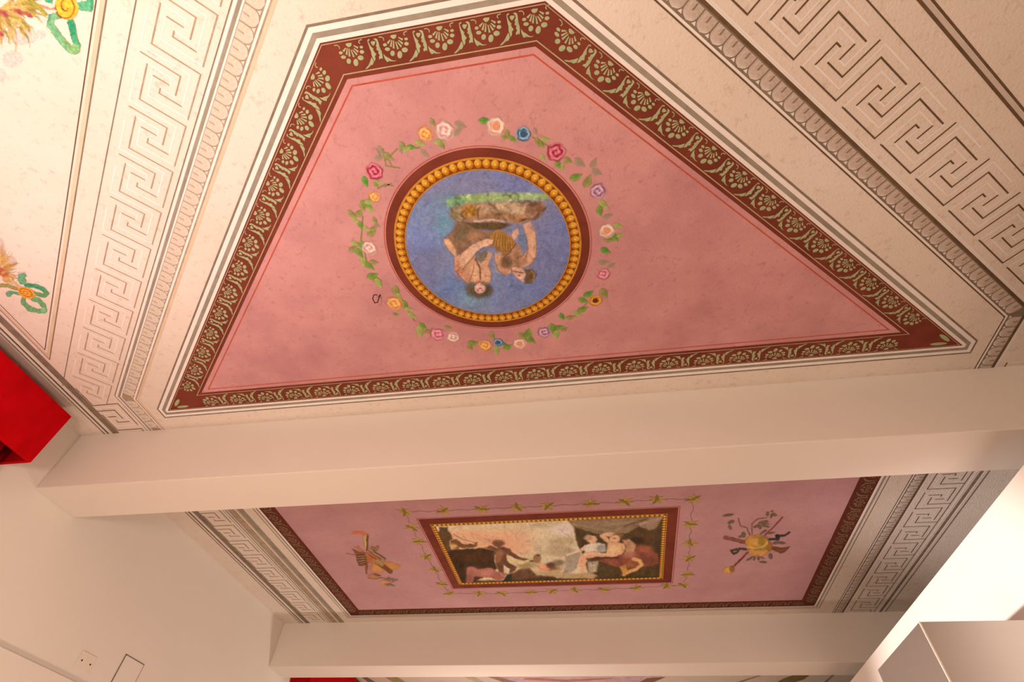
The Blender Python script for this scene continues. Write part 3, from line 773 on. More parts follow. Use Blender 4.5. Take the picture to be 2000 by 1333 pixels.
LV = [(765, 92, 60, 0, 2), (495, 103, 50, 60, 0), (640, 115, 70, 20, 3), (620, 150, 60, -30, 3), (885, 165, 50, 70, 0), (912, 190, 46, 40, 1), (870, 182, 40, 10, 0), (1030, 150, 40, 60, 3), (1058, 215, 56, 50, 0), (1080, 190, 50, 10, 4), (1040, 205, 44, 80, 0),
      (1068, 288, 42, 60, 4), (1150, 325, 50, 60, 1), (1170, 335, 40, 95, 4), (1200, 300, 50, 30, 0), (1240, 385, 70, -20, 1), (1298, 408, 74, -65, 0), (1262, 312, 70, 40, 3), (1330, 312, 60, -60, 3), (1350, 360, 60, 30, 3), (1385, 530, 60, 40, 4), (1365, 565, 56, 80, 1), (1405, 590, 56, -20, 3),
      (1460, 640, 50, 20, 4), (1440, 700, 60, 50, 1), (1470, 690, 44, -20, 4), (1410, 715, 50, 10, 0), (1395, 770, 56, 25, 2), (1385, 830, 60, 0, 3), (1425, 845, 50, -30, 3), (1305, 995, 60, -30, 2), (1388, 995, 60, 60, 0), (1280, 1030, 56, 20, 1), (1275, 1075, 60, -20, 1), (1250, 1100, 50, 30, 4), (1210, 1118, 50, -10, 0), (1168, 1115, 40, 60, 2),
      (1150, 1170, 60, -10, 1), (1120, 1180, 60, 70, 1), (1140, 1210, 46, 90, 4), (1180, 1180, 40, -30, 0), (1005, 1235, 60, 40, 1), (985, 1205, 60, -70, 1), (960, 1215, 46, 40, 0), (885, 1272, 50, -30, 1), (870, 1260, 40, 30, 2), (828, 1292, 46, 80, 4), (705, 1250, 56, 0, 1), (690, 1275, 40, 60, 0), (805, 1215, 40, 70, 0), (575, 1170, 44, 10, 0), (445, 1165, 50, 40, 1), (430, 1195, 60, 80, 4), (470, 1190, 40, -30, 0),
      (390, 1110, 56, 30, 4), (350, 1055, 60, 60, 1), (370, 1075, 50, 10, 4), (302, 1102, 36, 10, 1), (305, 985, 60, 80, 0), (320, 1010, 44, 60, 4), (200, 920, 70, 20, 0), (215, 940, 60, 60, 4), (180, 900, 60, -20, 1), (165, 850, 66, 40, 1), (135, 830, 56, 80, 4), (190, 830, 50, 10, 0), (115, 785, 60, 60, 1), (95, 735, 60, 20, 4), (80, 760, 50, -30, 0), (125, 745, 50, 90, 1),
      (175, 680, 50, -30, 0), (150, 655, 54, 30, 4), (120, 640, 50, 70, 1), (90, 610, 50, 30, 4), (75, 580, 56, 40, 0), (110, 575, 50, -50, 0), (150, 530, 70, 30, 1), (165, 515, 56, -10, 4), (130, 545, 50, 60, 0), (145, 412, 60, 70, 2), (208, 415, 44, -10, 4), (385, 230, 46, 10, 2), (340, 225, 56, 50, 0), (355, 240, 50, -20, 4), (430, 212, 56, 20, 4), (455, 265, 60, 40, 3), (530, 205, 60, 0, 4), (545, 225, 46, 60, 0), (330, 248, 46, 80, 3),
      (200, 430, 40, 50, 0), (175, 560, 44, 20, 4), (195, 615, 44, 60, 0), (205, 640, 40, 20, 3), (185, 655, 40, -40, 0), (225, 250, 60, 60, 3), (265, 280, 60, 40, 0), (215, 285, 50, -20, 3)]
for i, (x, y, ln, an, k) in enumerate(LV):
    p = zg([(x, y)])[0]; w = cz(*p)
    a = math.radians(an); e = cz(p[0]+math.cos(a)*ln/5.33, p[1]+math.sin(a)*ln/5.33)-cz(p[0]-math.cos(a)*ln/5.33, p[1]-math.sin(a)*ln/5.33)
    inst('leaf', LF[k], gg, (w[0], w[1], zl(3+0.008*i)), math.atan2(e[1], e[0]), (np.linalg.norm(e)*1.12,)*2+(1,))
g = Geo()
for pts in ([(205, 450), (250, 425), (290, 435)], [(240, 440), (280, 420)], [(235, 240), (250, 330), (325, 342)], [(250, 300), (310, 240)], [(280, 330), (250, 270)], [(200, 240), (230, 290)], [(130, 740), (150, 830)], [(165, 480), (160, 540)], [(330, 245), (430, 235)], [(1230, 1115), (1300, 1040)], [(320, 1010), (400, 1140)], [(130, 590), (120, 720)], [(1010, 180), (1100, 230)]):
    g.stroke([cz(*p) for p in zg(pts)], 0.005, zl(3))
g.build('vine_stem', paint('vine_olive', (150, 128, 78), 0.3, 30), gg)

# ------------------------------------------------------------------ landscape picture of the second bay
gp = empty('landscape_picture', (0, 0, 0), ceil_o, label='oblong painted landscape with dark boatman and reclining couple in a gold frame')
PX0, PX1, PY0, PY1 = -1.172, 0.500, 2.997, 4.022
def ring_pic(d): return [V([PX0+d, PY0+d]), V([PX0+d, PY1-d]), V([PX1-d, PY1-d]), V([PX1-d, PY0+d])]
strip('red_line', ring_pic, -0.012, -0.007, M_RED, 3, gp, True)
strip('brown_frame', ring_pic, 0.0, 0.066, M_BROWN, 3, gp, True)
strip('bead_bed', ring_pic, 0.062, 0.094, M_GOLDDK, 5, gp, True)
strip('gold_rim', ring_pic, 0.062, 0.068, M_GOLDBASE, 6, gp, True)
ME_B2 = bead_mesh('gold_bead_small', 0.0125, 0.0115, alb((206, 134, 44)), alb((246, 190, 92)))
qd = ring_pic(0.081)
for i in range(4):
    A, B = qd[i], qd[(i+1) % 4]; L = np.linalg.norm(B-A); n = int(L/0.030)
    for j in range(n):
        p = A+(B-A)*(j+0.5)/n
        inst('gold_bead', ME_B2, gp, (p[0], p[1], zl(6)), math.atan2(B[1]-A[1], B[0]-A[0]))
c = Canvas(PX0+0.088, PX1-0.088, PY0+0.088, PY1-0.088, 0.0034, REF2)
zA, zB = Z(840, 1000, 8.333), Z(1070, 1000, 8.333)
def mk_ops(zf, s):
    def E(x, y, rx, ry, col, **k): c.ell(zf([(x, y)])[0], rx/s, ry/s, col, **k)
    def PO(pts, col, **k): c.poly(zf(pts), col, **k)
    def ST(pts, w, col, **k): c.stroke(zf(pts), w/s, col, **k)
    return E, PO, ST
E, PO, ST = mk_ops(zA, 8.333); EB, PB, SB = mk_ops(zB, 8.333)
c.poly([(800, 960), (1340, 960), (1340, 1180), (800, 1180)], (208, 170, 132), var=.1)
E(900, 430, 900, 170, (220, 150, 116), soft=9, alpha=.9, var=.1); E(1300, 560, 500, 130, (216, 146, 112), soft=8, alpha=.8, var=.1); E(1000, 240, 900, 60, (204, 172, 136), soft=5, alpha=.7)
E(1850, 220, 180, 50, (128, 100, 66), soft=4, alpha=.8, var=.5); E(1950, 540, 260, 160, (160, 128, 92), soft=8, alpha=.7, var=.4); E(1850, 660, 160, 60, (140, 110, 76), soft=6, alpha=.6, var=.4)
E(1700, 820, 300, 90, (196, 166, 120), soft=6, alpha=.9); E(1560, 880, 170, 56, (138, 104, 62), soft=4, alpha=.9, var=.4); E(1900, 960, 300, 60, (206, 166, 122), soft=5, alpha=.9)
EB(180, 420, 380, 330, (208, 180, 148), soft=30, alpha=.9); EB(260, 620, 330, 260, (204, 176, 144), soft=26, alpha=.8)
EB(250, 290, 180, 90, (226, 202, 176), soft=6, alpha=.9); EB(230, 480, 220, 80, (166, 132, 94), soft=7, alpha=.7, var=.4); EB(200, 640, 230, 90, (158, 126, 94), soft=7, alpha=.7, var=.4); EB(100, 160, 150, 30, (188, 150, 100), soft=4, alpha=.7)
EB(60, 800, 100, 50, (218, 190, 158), soft=5, alpha=.8); EB(170, 830, 110, 50, (112, 86, 56), soft=4, alpha=.9, var=.4); EB(70, 920, 150, 40, (112, 66, 46), soft=4, alpha=.9, var=.3); EB(60, 1000, 200, 40, (176, 136, 98), soft=4)
PO([(1300, 1000), (1500, 920), (1620, 920), (1740, 1030), (2050, 1050), (2050, 1180), (1300, 1180)], (98, 62, 42), soft=3, var=.3)
PO([(1150, 1110), (2050, 1060), (2050, 1200), (450, 1250), (450, 1120)], (70, 48, 28), soft=3, var=.3)
E(1740, 760, 70, 75, (146, 98, 68), soft=3, var=.4, rid=4); E(1760, 700, 30, 18, (80, 54, 34), soft=2); E(1850, 900, 100, 60, (206, 126, 88), soft=3, var=.3, rid=4); E(1960, 870, 80, 50, (96, 58, 40), soft=3, rid=4); E(1650, 805, 40, 22, (90, 56, 36), soft=2); E(1840, 890, 40, 30, (226, 160, 128), soft=3)
PO([(140, 250), (290, 245), (300, 310), (360, 380), (370, 440), (320, 480), (330, 560), (360, 640), (250, 640), (180, 480), (110, 340), (150, 300)], (88, 60, 36), soft=2, var=.3, rid=5)
PO([(330, 480), (380, 440), (430, 445), (500, 500), (560, 525), (730, 525), (745, 490), (772, 490), (768, 560), (700, 582), (540, 592), (470, 575), (460, 605), (380, 605), (340, 545)], (112, 70, 40), soft=1.8, var=.3, rid=5)
E(385, 555, 50, 36, (222, 152, 88), soft=3, alpha=.9); ST([(380, 360), (520, 440), (740, 510)], 9, (96, 60, 40), soft=.8)
PO([(265, 640), (360, 610), (620, 595), (860, 590), (1130, 630), (1060, 700), (1050, 800), (1100, 920), (1000, 1010), (600, 1200), (480, 1200)], (62, 38, 20), soft=2, var=.45, rid=6)
E(700, 740, 250, 80, (78, 44, 20), soft=8, alpha=.7)
PO([(880, 585), (960, 550), (1030, 560), (1090, 590), (1200, 570), (1290, 590), (1340, 660), (1470, 740), (1630, 765), (1530, 795), (1400, 775), (1290, 710), (1240, 720), (1250, 790), (1330, 850), (1420, 900), (1390, 950), (1290, 1010), (1300, 930), (1190, 870), (1200, 1010), (1130, 990), (1080, 880), (1060, 780), (1080, 660), (1000, 615)], (102, 62, 40), soft=1.6, var=.3, rid=7)
E(1115, 512, 105, 55, (114, 68, 46), soft=2, rid=7); E(1100, 470, 80, 25, (128, 84, 56), soft=3, alpha=.7); E(1130, 670, 70, 40, (158, 100, 72), soft=5, alpha=.8); E(1110, 760, 50, 60, (152, 96, 62), soft=5, alpha=.8); E(1130, 580, 50, 26, (80, 50, 36), soft=3, alpha=.8)
PO([(1195, 885), (1290, 935), (1290, 1000), (1220, 992)], (212, 176, 150), soft=1.5); PO([(1245, 690), (1400, 785), (1600, 805), (1500, 845), (1400, 830), (1270, 765)], (200, 166, 120), soft=2)
PO([(610, 900), (700, 890), (780, 930), (1000, 910), (1080, 970), (1250, 1010), (1200, 1090), (1120, 1130), (1000, 1080), (720, 1050), (690, 1160), (590, 1160), (590, 1000)], (156, 90, 76), soft=2, var=.25, rid=8)
E(900, 1000, 120, 40, (176, 108, 88), soft=5, alpha=.8); E(680, 930, 60, 30, (172, 106, 90), soft=4, alpha=.7); E(640, 1080, 36, 70, (128, 72, 58), soft=5, alpha=.8)
PO([(1150, 1170), (1200, 1100), (1260, 1010), (1330, 1010), (1330, 1140), (1240, 1180)], (44, 44, 32), soft=2)
PB([(330, 140), (1900, 60), (1900, 1110), (800, 1110), (650, 1000), (560, 700), (480, 540), (420, 260)], (78, 56, 32), soft=2.5, var=.4, rid=9)
PB([(335, 150), (1000, 115), (1880, 70), (1760, 270), (1650, 300), (1480, 230), (1300, 345), (800, 350), (420, 235)], (136, 104, 78), soft=2.5, var=.25, rid=9)
for a, b, col in (((400, 200), (800, 300), (166, 132, 96)), ((700, 170), (1050, 180), (150, 112, 92)), ((900, 220), (1500, 150), (152, 118, 92)), ((1250, 235), (1620, 110), (84, 56, 36)), ((1500, 200), (1850, 90), (168, 128, 112)), ((1600, 230), (1800, 130), (160, 120, 104)), ((500, 240), (900, 330), (112, 84, 58))):
    SB([a, b], 34, col, soft=3, alpha=.75)
EB(1600, 420, 190, 70, (96, 58, 36), soft=6, alpha=.8); EB(1450, 470, 130, 60, (46, 36, 20), soft=5, alpha=.9); EB(1800, 700, 60, 300, (62, 46, 30), soft=6, alpha=.8); EB(620, 480, 90, 120, (60, 42, 22), soft=5, alpha=.7)
PB([(280, 700), (520, 640), (560, 760), (480, 880), (430, 960), (330, 1005), (240, 1005), (290, 900)], (156, 132, 112), soft=2.5, var=.2, rid=10)
PB([(560, 600), (640, 535), (720, 510), (830, 510), (920, 530), (935, 640), (760, 650), (620, 670)], (206, 184, 154), soft=2, rid=10); EB(865, 590, 70, 60, (136, 122, 118), soft=3, alpha=.9)
PB([(290, 695), (520, 620), (600, 540), (650, 555), (595, 625), (310, 725)], (210, 168, 138), soft=1.5, rid=10)
EB(715, 445, 80, 58, (206, 150, 116), soft=2, rid=10); EB(655, 420, 62, 46, (172, 128, 98), soft=3, rid=10); PB([(690, 470), (770, 480), (780, 520), (690, 525)], (208, 148, 116), soft=2)
PB([(800, 790), (1100, 730), (1240, 690), (1400, 650), (1640, 570), (1790, 690), (1800, 840), (1500, 910), (1100, 890)], (138, 72, 54), soft=3, var=.4, rid=11); EB(1560, 600, 120, 50, (166, 86, 66), soft=5, alpha=.8); EB(1320, 690, 90, 60, (176, 108, 86), soft=5, alpha=.8); EB(1650, 800, 150, 80, (104, 56, 40), soft=6, alpha=.8)
PB([(1220, 455), (1320, 445), (1430, 540), (1410, 640), (1250, 690), (1280, 560)], (176, 124, 92), soft=2.5, var=.3, rid=11)
PB([(975, 520), (1100, 490), (1240, 510), (1265, 600), (1190, 690), (1050, 725), (935, 705), (960, 600)], (214, 150, 108), soft=2, rid=11); EB(1080, 610, 90, 60, (226, 168, 122), soft=5, alpha=.8)
SB([(1010, 500), (880, 390), (960, 372), (1070, 362)], 62, (204, 150, 114), soft=2, rid=11); EB(1140, 385, 95, 50, (124, 84, 54), soft=3, rid=11); EB(1090, 435, 82, 62, (206, 150, 112), soft=2, rid=11); EB(1080, 425, 26, 10, (140, 80, 60), soft=1.5)
PB([(530, 710), (640, 645), (760, 640), (950, 680), (1180, 690), (1060, 745), (800, 725), (650, 780), (610, 830), (575, 980), (520, 980), (530, 800), (480, 890), (490, 780)], (212, 148, 114), soft=1.8, rid=11); SB([(600, 700), (760, 670), (1050, 705)], 22, (228, 172, 136), soft=3, alpha=.8); SB([(640, 770), (820, 745), (1150, 750)], 26, (84, 44, 28), soft=2)
PB([(640, 805), (820, 800), (800, 970), (660, 1000)], (164, 136, 110), soft=2.5)
SB([(1390, 770), (1500, 800), (1530, 860), (1440, 930), (1300, 985), (1240, 1020)], 50, (208, 148, 92), soft=2, rid=9); PB([(1165, 890), (1260, 860), (1300, 960), (1250, 1035), (1215, 985)], (190, 124, 58), soft=2); EB(1330, 880, 70, 40, (140, 88, 44), soft=4, alpha=.8)
PB([(150, 1010), (700, 990), (800, 1040), (700, 1085), (100, 1065)], (172, 132, 92), soft=3); PB([(-100, 1070), (700, 1080), (1900, 1030), (1900, 1160), (-100, 1180)], (64, 48, 26), soft=3, var=.4)
c.hatch([0], 160, .8, 1.15, 4, 1.5, 4); c.hatch([5, 6, 7, 8, 9], 200, .7, 1.35, 3, 1.2, 5); c.hatch([10, 11], 90, .75, 1.18, 2.5, 1.0, 6)
c.dab(0.14, 3.5, 31); c.dab(0.10, 16, 41)
for n in range(0, 4): c.id[c.id == n] = 0
c.emit({0: ('painted_scenery', 'peach sky and misty trees of the landscape'), 4: ('painted_figure', 'small distant figures by the water'), 5: ('painted_boatman', 'dark figure at the prow of a boat'), 6: ('painted_hull', 'near-black bulk in the left foreground'),
        7: ('painted_figure', 'brown standing man stretching out his arm'), 8: ('painted_figure', 'reddish crouching figure in the left foreground'), 9: ('painted_cave', 'dark cave hung with drapery'), 10: ('painted_figure', 'woman in a white dress leaning on her arm'), 11: ('painted_figure', 'reclining nude man with red drapery')}, gp, 4)

# ------------------------------------------------------------------ leaf border round the picture
gl = empty('leaf_border', (0, 0, 0), ceil_o, label='border of small gold vine leaves around the landscape picture')
g = Geo()
for k in range(7):
    a = 2*math.pi*k/7+0.2; r = (1.0, 0.8, 0.95, 0.75, 1.0, 0.85, 0.9)[k]; t = V([math.cos(a), math.sin(a)]); n = V([-t[1], t[0]])
    g.poly([t*0.05, t*0.45*r-n*0.17, t*r, t*0.45*r+n*0.17], 0, k % 3)
g.ell((0, 0), 0.22, 0.22, 0, -0.0002, 2)
ME_STAR = g.data('vine_leaf', [paint('leaf_gold', (198, 152, 70), .25, 30), paint('leaf_ochre', (184, 142, 58), .25, 30), paint('leaf_moss', (140, 116, 44), .25, 30)])
ST2 = [(791, 1000.5), (866, 998), (941, 994.5), (1010, 991.5), (1069, 989), (1153, 984), (1221.5, 980.5), (1283, 976), (1354.5, 975), (1349, 1024), (1347, 1061), (1346, 1091), (1343, 1122), (1334, 1143), (1302, 1145), (1242.5, 1148.5), (1179.5, 1152), (1122, 1153), (1078, 1155), (1037, 1157), (980, 1159.5), (936.5, 1160), (878, 1159.5), (863, 1141.5), (849.5, 1113), (833, 1087.5), (818, 1057.5), (804.5, 1030.5)]
sp = [cz(*p) for p in ST2]
for i, w in enumerate(sp): inst('vine_leaf', ME_STAR, gl, (w[0], w[1], zl(4)), i*0.9, (0.064, 0.064, 1))
g = Geo()
for i in range(len(sp)):
    A, B = sp[i-1], sp[i]; n = V([-(B-A)[1], (B-A)[0]])
    g.stroke([A+(B-A)*t+n*0.025*math.sin(4*math.pi*t) for t in np.linspace(0, 1, 13)], 0.0045, zl(3))
g.build('vine_stem', paint('vine_mauve', (160, 112, 100), .3, 30), gl)

# ------------------------------------------------------------------ two painted trophies
gt = empty('painted_trophy', (0, 0, 0), ceil_o, label='painted trophy of rustic tools with an orange sickle, left of the landscape')
zT = Z(670, 1025, 10.25)
c = Canvas(*px_rect(668, 1030, 790, 1156), 0.0036, REF2)
E, PO, ST = mk_ops(zT, 10.25)
PO([(800, 735), (960, 750), (1150, 820), (1080, 890), (950, 900), (850, 800)], (190, 122, 66), soft=3, alpha=.85); E(700, 870, 160, 90, (196, 126, 74), soft=3.5, alpha=.85); E(600, 1030, 90, 50, (190, 116, 70), soft=3, alpha=.8); E(850, 1150, 110, 36, (196, 126, 76), soft=2, alpha=.85)
PO([(180, 485), (330, 545), (480, 560), (505, 760), (485, 985), (458, 985), (450, 820), (320, 835), (285, 700), (255, 580)], (122, 72, 46), soft=1.5, var=.3)
for i in range(5): ST([(285+8*i, 610+45*i), (470, 590+48*i)], 20, (80, 46, 28), soft=1)
for i in range(4): ST([(295+8*i, 640+45*i), (440, 620+48*i)], 14, (160, 124, 92), soft=1, alpha=.7)
PO([(440, 555), (620, 590), (770, 700), (700, 785), (500, 765)], (168, 92, 58), soft=1.6, var=.3); ST([(520, 600), (760, 760)], 24, (112, 60, 40), soft=1.4)
ST([(200, 170), (350, 162), (480, 212)], 44, (196, 92, 46), soft=1.2); PO([(405, 225), (512, 205), (500, 510), (438, 510)], (180, 134, 88), soft=1.2); ST([(492, 220), (478, 505)], 34, (92, 50, 26), soft=1)
ST([(530, 505), (830, 685)], 64, (150, 114, 80), soft=1.2); ST([(600, 525), (845, 680)], 22, (84, 48, 38), soft=1); ST([(510, 520), (740, 690)], 18, (110, 66, 46), soft=1)
ST([(690, 750), (945, 935)], 92, (114, 64, 34), soft=1.3); ST([(690, 740), (780, 790)], 80, (150, 112, 70), soft=1.5); ST([(240, 450), (400, 540)], 26, (176, 96, 62), soft=1.3); ST([(300, 430), (350, 500)], 24, (186, 104, 66), soft=1.3); ST([(80, 575), (240, 605)], 20, (164, 92, 70), soft=1.5, alpha=.8); E(620, 480, 70, 30, (134, 96, 66), soft=1.5, rot=.5); E(690, 470, 26, 50, (140, 90, 60), soft=1.5, rot=.4)
ST([(630, 985), (740, 1015)], 26, (112, 64, 44), soft=1.2); ST([(500, 1075), (680, 1080), (740, 1060), (870, 1090)], 16, (128, 84, 62), soft=1); E(940, 1095, 90, 24, (124, 98, 78), soft=1.2, rot=-.1); ST([(1000, 1135), (1090, 1100)], 26, (120, 92, 76), soft=1); E(940, 1205, 90, 22, (122, 96, 76), soft=1.2, rot=.15); E(915, 1080, 30, 34, (112, 84, 66), soft=1); ST([(900, 1230), (960, 1180)], 20, (112, 86, 70), soft=1)
c.emit({0: ('brushwork', None)}, gt, 4, opaque=False)
gt = empty('painted_trophy', (0, 0, 0), ceil_o, label='painted trophy of a tambourine with sticks, ribbons and sprigs, right of the landscape')
zU = Z(1400, 985, 9.52)
c = Canvas(*px_rect(1402, 985, 1552, 1128), 0.0036, REF2)
E, PO, ST = mk_ops(zU, 9.52)
OL, DK = (106, 80, 56), (66, 52, 44)
ST([(900, 578), (1220, 250)], 24, (128, 58, 52), soft=.9); ST([(330, 1150), (600, 870)], 28, (118, 48, 42), soft=.9)
ST([(620, 570), (560, 450), (440, 400), (395, 260)], 18, (124, 82, 58), soft=.9); ST([(655, 550), (645, 370), (760, 270), (920, 250)], 16, (134, 84, 66), soft=.9)
for x, y, rx, ry, a in ((210, 205, 95, 24, -.15), (265, 330, 60, 30, -.3), (245, 430, 26, 46, -.5), (860, 335, 95, 24, -.15), (900, 370, 70, 16, 0), (740, 410, 60, 24, -.4), (800, 425, 28, 34, 0), (900, 410, 66, 18, .2), (940, 180, 24, 40, .3), (1010, 215, 20, 40, .2), (1070, 195, 50, 24, .3), (1025, 130, 26, 16, 0),
                        (865, 520, 66, 18, -.6), (1010, 540, 70, 18, -.15), (440, 600, 40, 20, -.3), (500, 570, 40, 50, 0), (1110, 715, 66, 30, -.3), (1195, 722, 80, 18, 0), (1000, 970, 36, 52, -.3), (610, 1010, 60, 18, -.5), (695, 1010, 22, 40, .2), (770, 1000, 24, 34, 0), (840, 990, 36, 14, .4), (860, 1078, 70, 20, .1)):
    E(x, y, rx, ry, OL, soft=1, rot=a)
ST([(545, 838), (420, 825), (385, 890), (310, 928), (258, 860), (370, 842)], 34, DK, soft=1); ST([(965, 655), (1135, 652), (1105, 590), (1250, 585), (1345, 530)], 36, (60, 48, 42), soft=1); E(1130, 605, 42, 44, (48, 38, 36), soft=1.2)
ST([(160, 622), (520, 712)], 66, (126, 70, 54), soft=1.2); PO([(1000, 785), (1200, 812), (1365, 788), (1250, 890), (1180, 918), (1130, 890), (1000, 840)], (114, 54, 34), soft=1.2); ST([(1080, 860), (1200, 870), (1280, 830)], 24, (96, 76, 56), soft=1.5, alpha=.8)
E(770, 870, 190, 90, (194, 124, 62), soft=1.5); E(960, 780, 70, 90, (140, 92, 44), soft=2); E(740, 710, 212, 140, (182, 122, 50), soft=1.5); E(800, 830, 130, 40, (122, 104, 50), soft=2, alpha=.85); ST([(560, 790), (700, 820), (860, 800), (930, 700)], 22, (204, 158, 80), soft=1.4, alpha=.9); E(740, 690, 130, 80, (190, 132, 64), soft=2.5); E(830, 700, 70, 70, (132, 98, 40), soft=3, alpha=.8); E(790, 620, 130, 30, (136, 94, 40), soft=2.5, alpha=.8)
E(215, 1228, 110, 56, (192, 132, 64), soft=1.3, rot=-.15); E(275, 1210, 46, 60, (120, 72, 34), soft=2, alpha=.8)
c.emit({0: ('brushwork', None)}, gt, 4, opaque=False)

# ------------------------------------------------------------------ bows and leaf festoons of the left side panel
REFL = (252, 236, 222)
def bow_canvas(px, step=0.0028): return Canvas(*px_rect(*px), step, REFL)
gb = empty('ribbon_bow', (0, 0, 0), ceil_o, label='painted green ribbon bow with a gold rosette and leafy festoon, topmost at left')
zb = Z(0, 0, 7.84)
c = bow_canvas((-60, -60, 190, 150))
E, PO, ST = mk_ops(zb, 7.84)
for x, y, rx, ry in ((330, 560, 300, 170), (180, 900, 220, 180), (-50, 1150, 200, 160), (600, 520, 160, 120)): E(x, y, rx, ry, (247, 229, 214), soft=14, alpha=.6, var=.03, rid=1)  # soft shadow behind the festoon, painted as beige smudges
random.seed(11)
for i in range(150):
    a = random.uniform(-0.5, 1.75); r0 = random.uniform(40, 420); ln = random.uniform(140, 330)
    cx, cy = -160+math.cos(a)*r0*1.5, 170+math.sin(a)*r0
    b = a+random.uniform(-0.45, 0.45)
    col = random.choice([(178, 160, 70), (150, 138, 60), (232, 178, 104), (238, 190, 116), (196, 172, 84), (160, 116, 60), (206, 186, 110)])
    ST([(cx, cy), (cx+math.cos(b)*ln*.6, cy+math.sin(b)*ln*.6), (cx+math.cos(b+.25)*ln, cy+math.sin(b+.25)*ln)], random.uniform(34, 62), col, soft=1.4, alpha=.85, w1=1.0, rid=1)
for x, y, rx, ry, a in ((60, 200, 95, 44, .6), (290, 175, 90, 40, .4), (440, 225, 76, 38, .6), (20, 520, 40, 50, 0)): E(x, y, rx, ry, (186, 100, 88), soft=1.6, rot=a, rid=1); E(x+20, y+10, rx*.5, ry*.4, (150, 66, 70), soft=2, rot=a, alpha=.8)
ST([(560, 60), (760, 130), (850, 120)], 46, (234, 160, 112), soft=2, alpha=.8, rid=1); ST([(480, 20), (600, 110), (690, 210)], 60, (176, 166, 66), soft=1.5, rid=1)
ST([(900, 230), (790, 250), (765, 370), (900, 560), (1050, 740), (1150, 780)], 116, (126, 188, 132), soft=1.3, rid=2); ST([(1150, 780), (1185, 700), (1130, 560), (1110, 440), (1080, 330)], 110, (84, 176, 122), soft=1.3, rid=2)
ST([(1085, 340), (1110, 440), (1120, 500)], 90, (56, 160, 110), soft=2, rid=2); E(1140, 745, 90, 80, (146, 196, 124), soft=3, rid=2); ST([(770, 210), (740, 320)], 60, (84, 146, 108), soft=2, alpha=.8); ST([(980, 610), (1080, 720)], 40, (132, 170, 96), soft=2.5, alpha=.8)
PO([(1130, 30), (1280, 5), (1420, -40), (1432, 110), (1395, 182), (1220, 152)], (104, 190, 138), soft=1.4, rid=2); ST([(1400, -30), (1412, 150)], 36, (60, 168, 116), soft=1.5); PO([(600, -80), (820, -60), (800, 50), (700, 30)], (78, 176, 126), soft=1.5, rid=2); PO([(1200, -160), (1420, -260), (1440, -60), (1260, -20)], (104, 190, 138), soft=1.4, rid=2)
E(1020, 100, 172, 205, (252, 196, 62), soft=1.2, rot=-.5, rid=3); 
ST([(1020+math.cos(t)*(30+16*t)*.9-.25*math.sin(t)*(30+16*t), 95+math.sin(t)*(34+19*t)+.3*math.cos(t)*(30+16*t)) for t in np.linspace(.6, 9.2, 60)], 24, (150, 88, 36), soft=1)
c.emit({1: ('leaf_festoon', 'ochre and olive leaves with dull red buds over a soft painted shadow'), 2: ('ribbon', 'sea-green looped ribbon'), 3: ('rosette', 'gold spiral rosette')}, gb, 3, opaque=False)
gb = empty('ribbon_bow', (0, 0, 0), ceil_o, label='painted green ribbon bow with a gold rosette, lower one above the red pelmet')
zc = Z(0, 440, 6.66)
c = bow_canvas((-60, 450, 104, 628))
E, PO, ST = mk_ops(zc, 6.66)
for x, y, rx, ry in ((-20, 300, 110, 200), (120, 480, 130, 120), (280, 620, 120, 60), (480, 740, 130, 40)): E(x, y, rx, ry, (242, 220, 203), soft=10, alpha=.6, var=.03, rid=1)  # shadow round the lower festoon, brushed into the colour
for i in range(80):
    a = random.uniform(-2.2, 0.9); ln = random.uniform(70, 200); r0 = random.uniform(10, 110)
    cx, cy = -10+math.cos(a)*r0, 600+math.sin(a)*r0*1.6
    b = a+random.uniform(-.5, .5)
    ST([(cx, cy), (cx+math.cos(b)*ln, cy+math.sin(b)*ln)], random.uniform(22, 40), random.choice([(226, 176, 100), (206, 160, 84), (172, 156, 84), (236, 190, 122), (196, 140, 76)]), soft=1.3, alpha=.8, w1=1.0, rid=1)
for x, y, r in ((20, 580, 36), (90, 630, 30), (50, 650, 26), (-20, 620, 40)): E(x, y, r, r*.8, (196, 92, 70), soft=2, alpha=.85, rid=1)
ST([(-60, 775), (100, 790), (230, 825)], 50, (166, 158, 90), soft=1.5, rid=1); ST([(130, 690), (260, 810)], 30, (232, 186, 120), soft=2, rid=1)
PO([(235, 630), (325, 622), (352, 655), (325, 680), (350, 730), (320, 770), (260, 765), (220, 710)], (112, 178, 132), soft=1.2, rid=2); PO([(60, 880), (130, 848), (240, 870), (270, 920), (170, 890), (120, 938), (85, 915)], (112, 172, 128), soft=1.2, rid=2)
ST([(340, 785), (450, 785), (560, 830), (610, 890), (580, 915), (480, 895), (430, 880)], 56, (92, 168, 116), soft=1.2, rid=2); ST([(330, 780), (440, 785), (560, 840)], 34, (66, 152, 112), soft=2, alpha=.8); ST([(600, 890), (470, 900)], 40, (132, 160, 90), soft=2, alpha=.8)
ST([(300, 960), (300, 1010), (380, 1085), (520, 1120), (580, 1105), (560, 1040), (500, 975), (420, 955)], 66, (120, 172, 118), soft=1.2, rid=2); E(570, 1110, 40, 40, (140, 200, 150), soft=2, rid=2)
E(345, 880, 118, 72, (250, 176, 62), soft=1.2, rot=.42, rid=3); E(340, 878, 90, 48, (170, 92, 34), soft=1, rot=.42); E(340, 878, 76, 38, (246, 172, 60), soft=1, rot=.42); E(338, 878, 40, 20, (180, 104, 40), soft=1, rot=.42); E(338, 878, 26, 12, (250, 184, 80), soft=1, rot=.42)
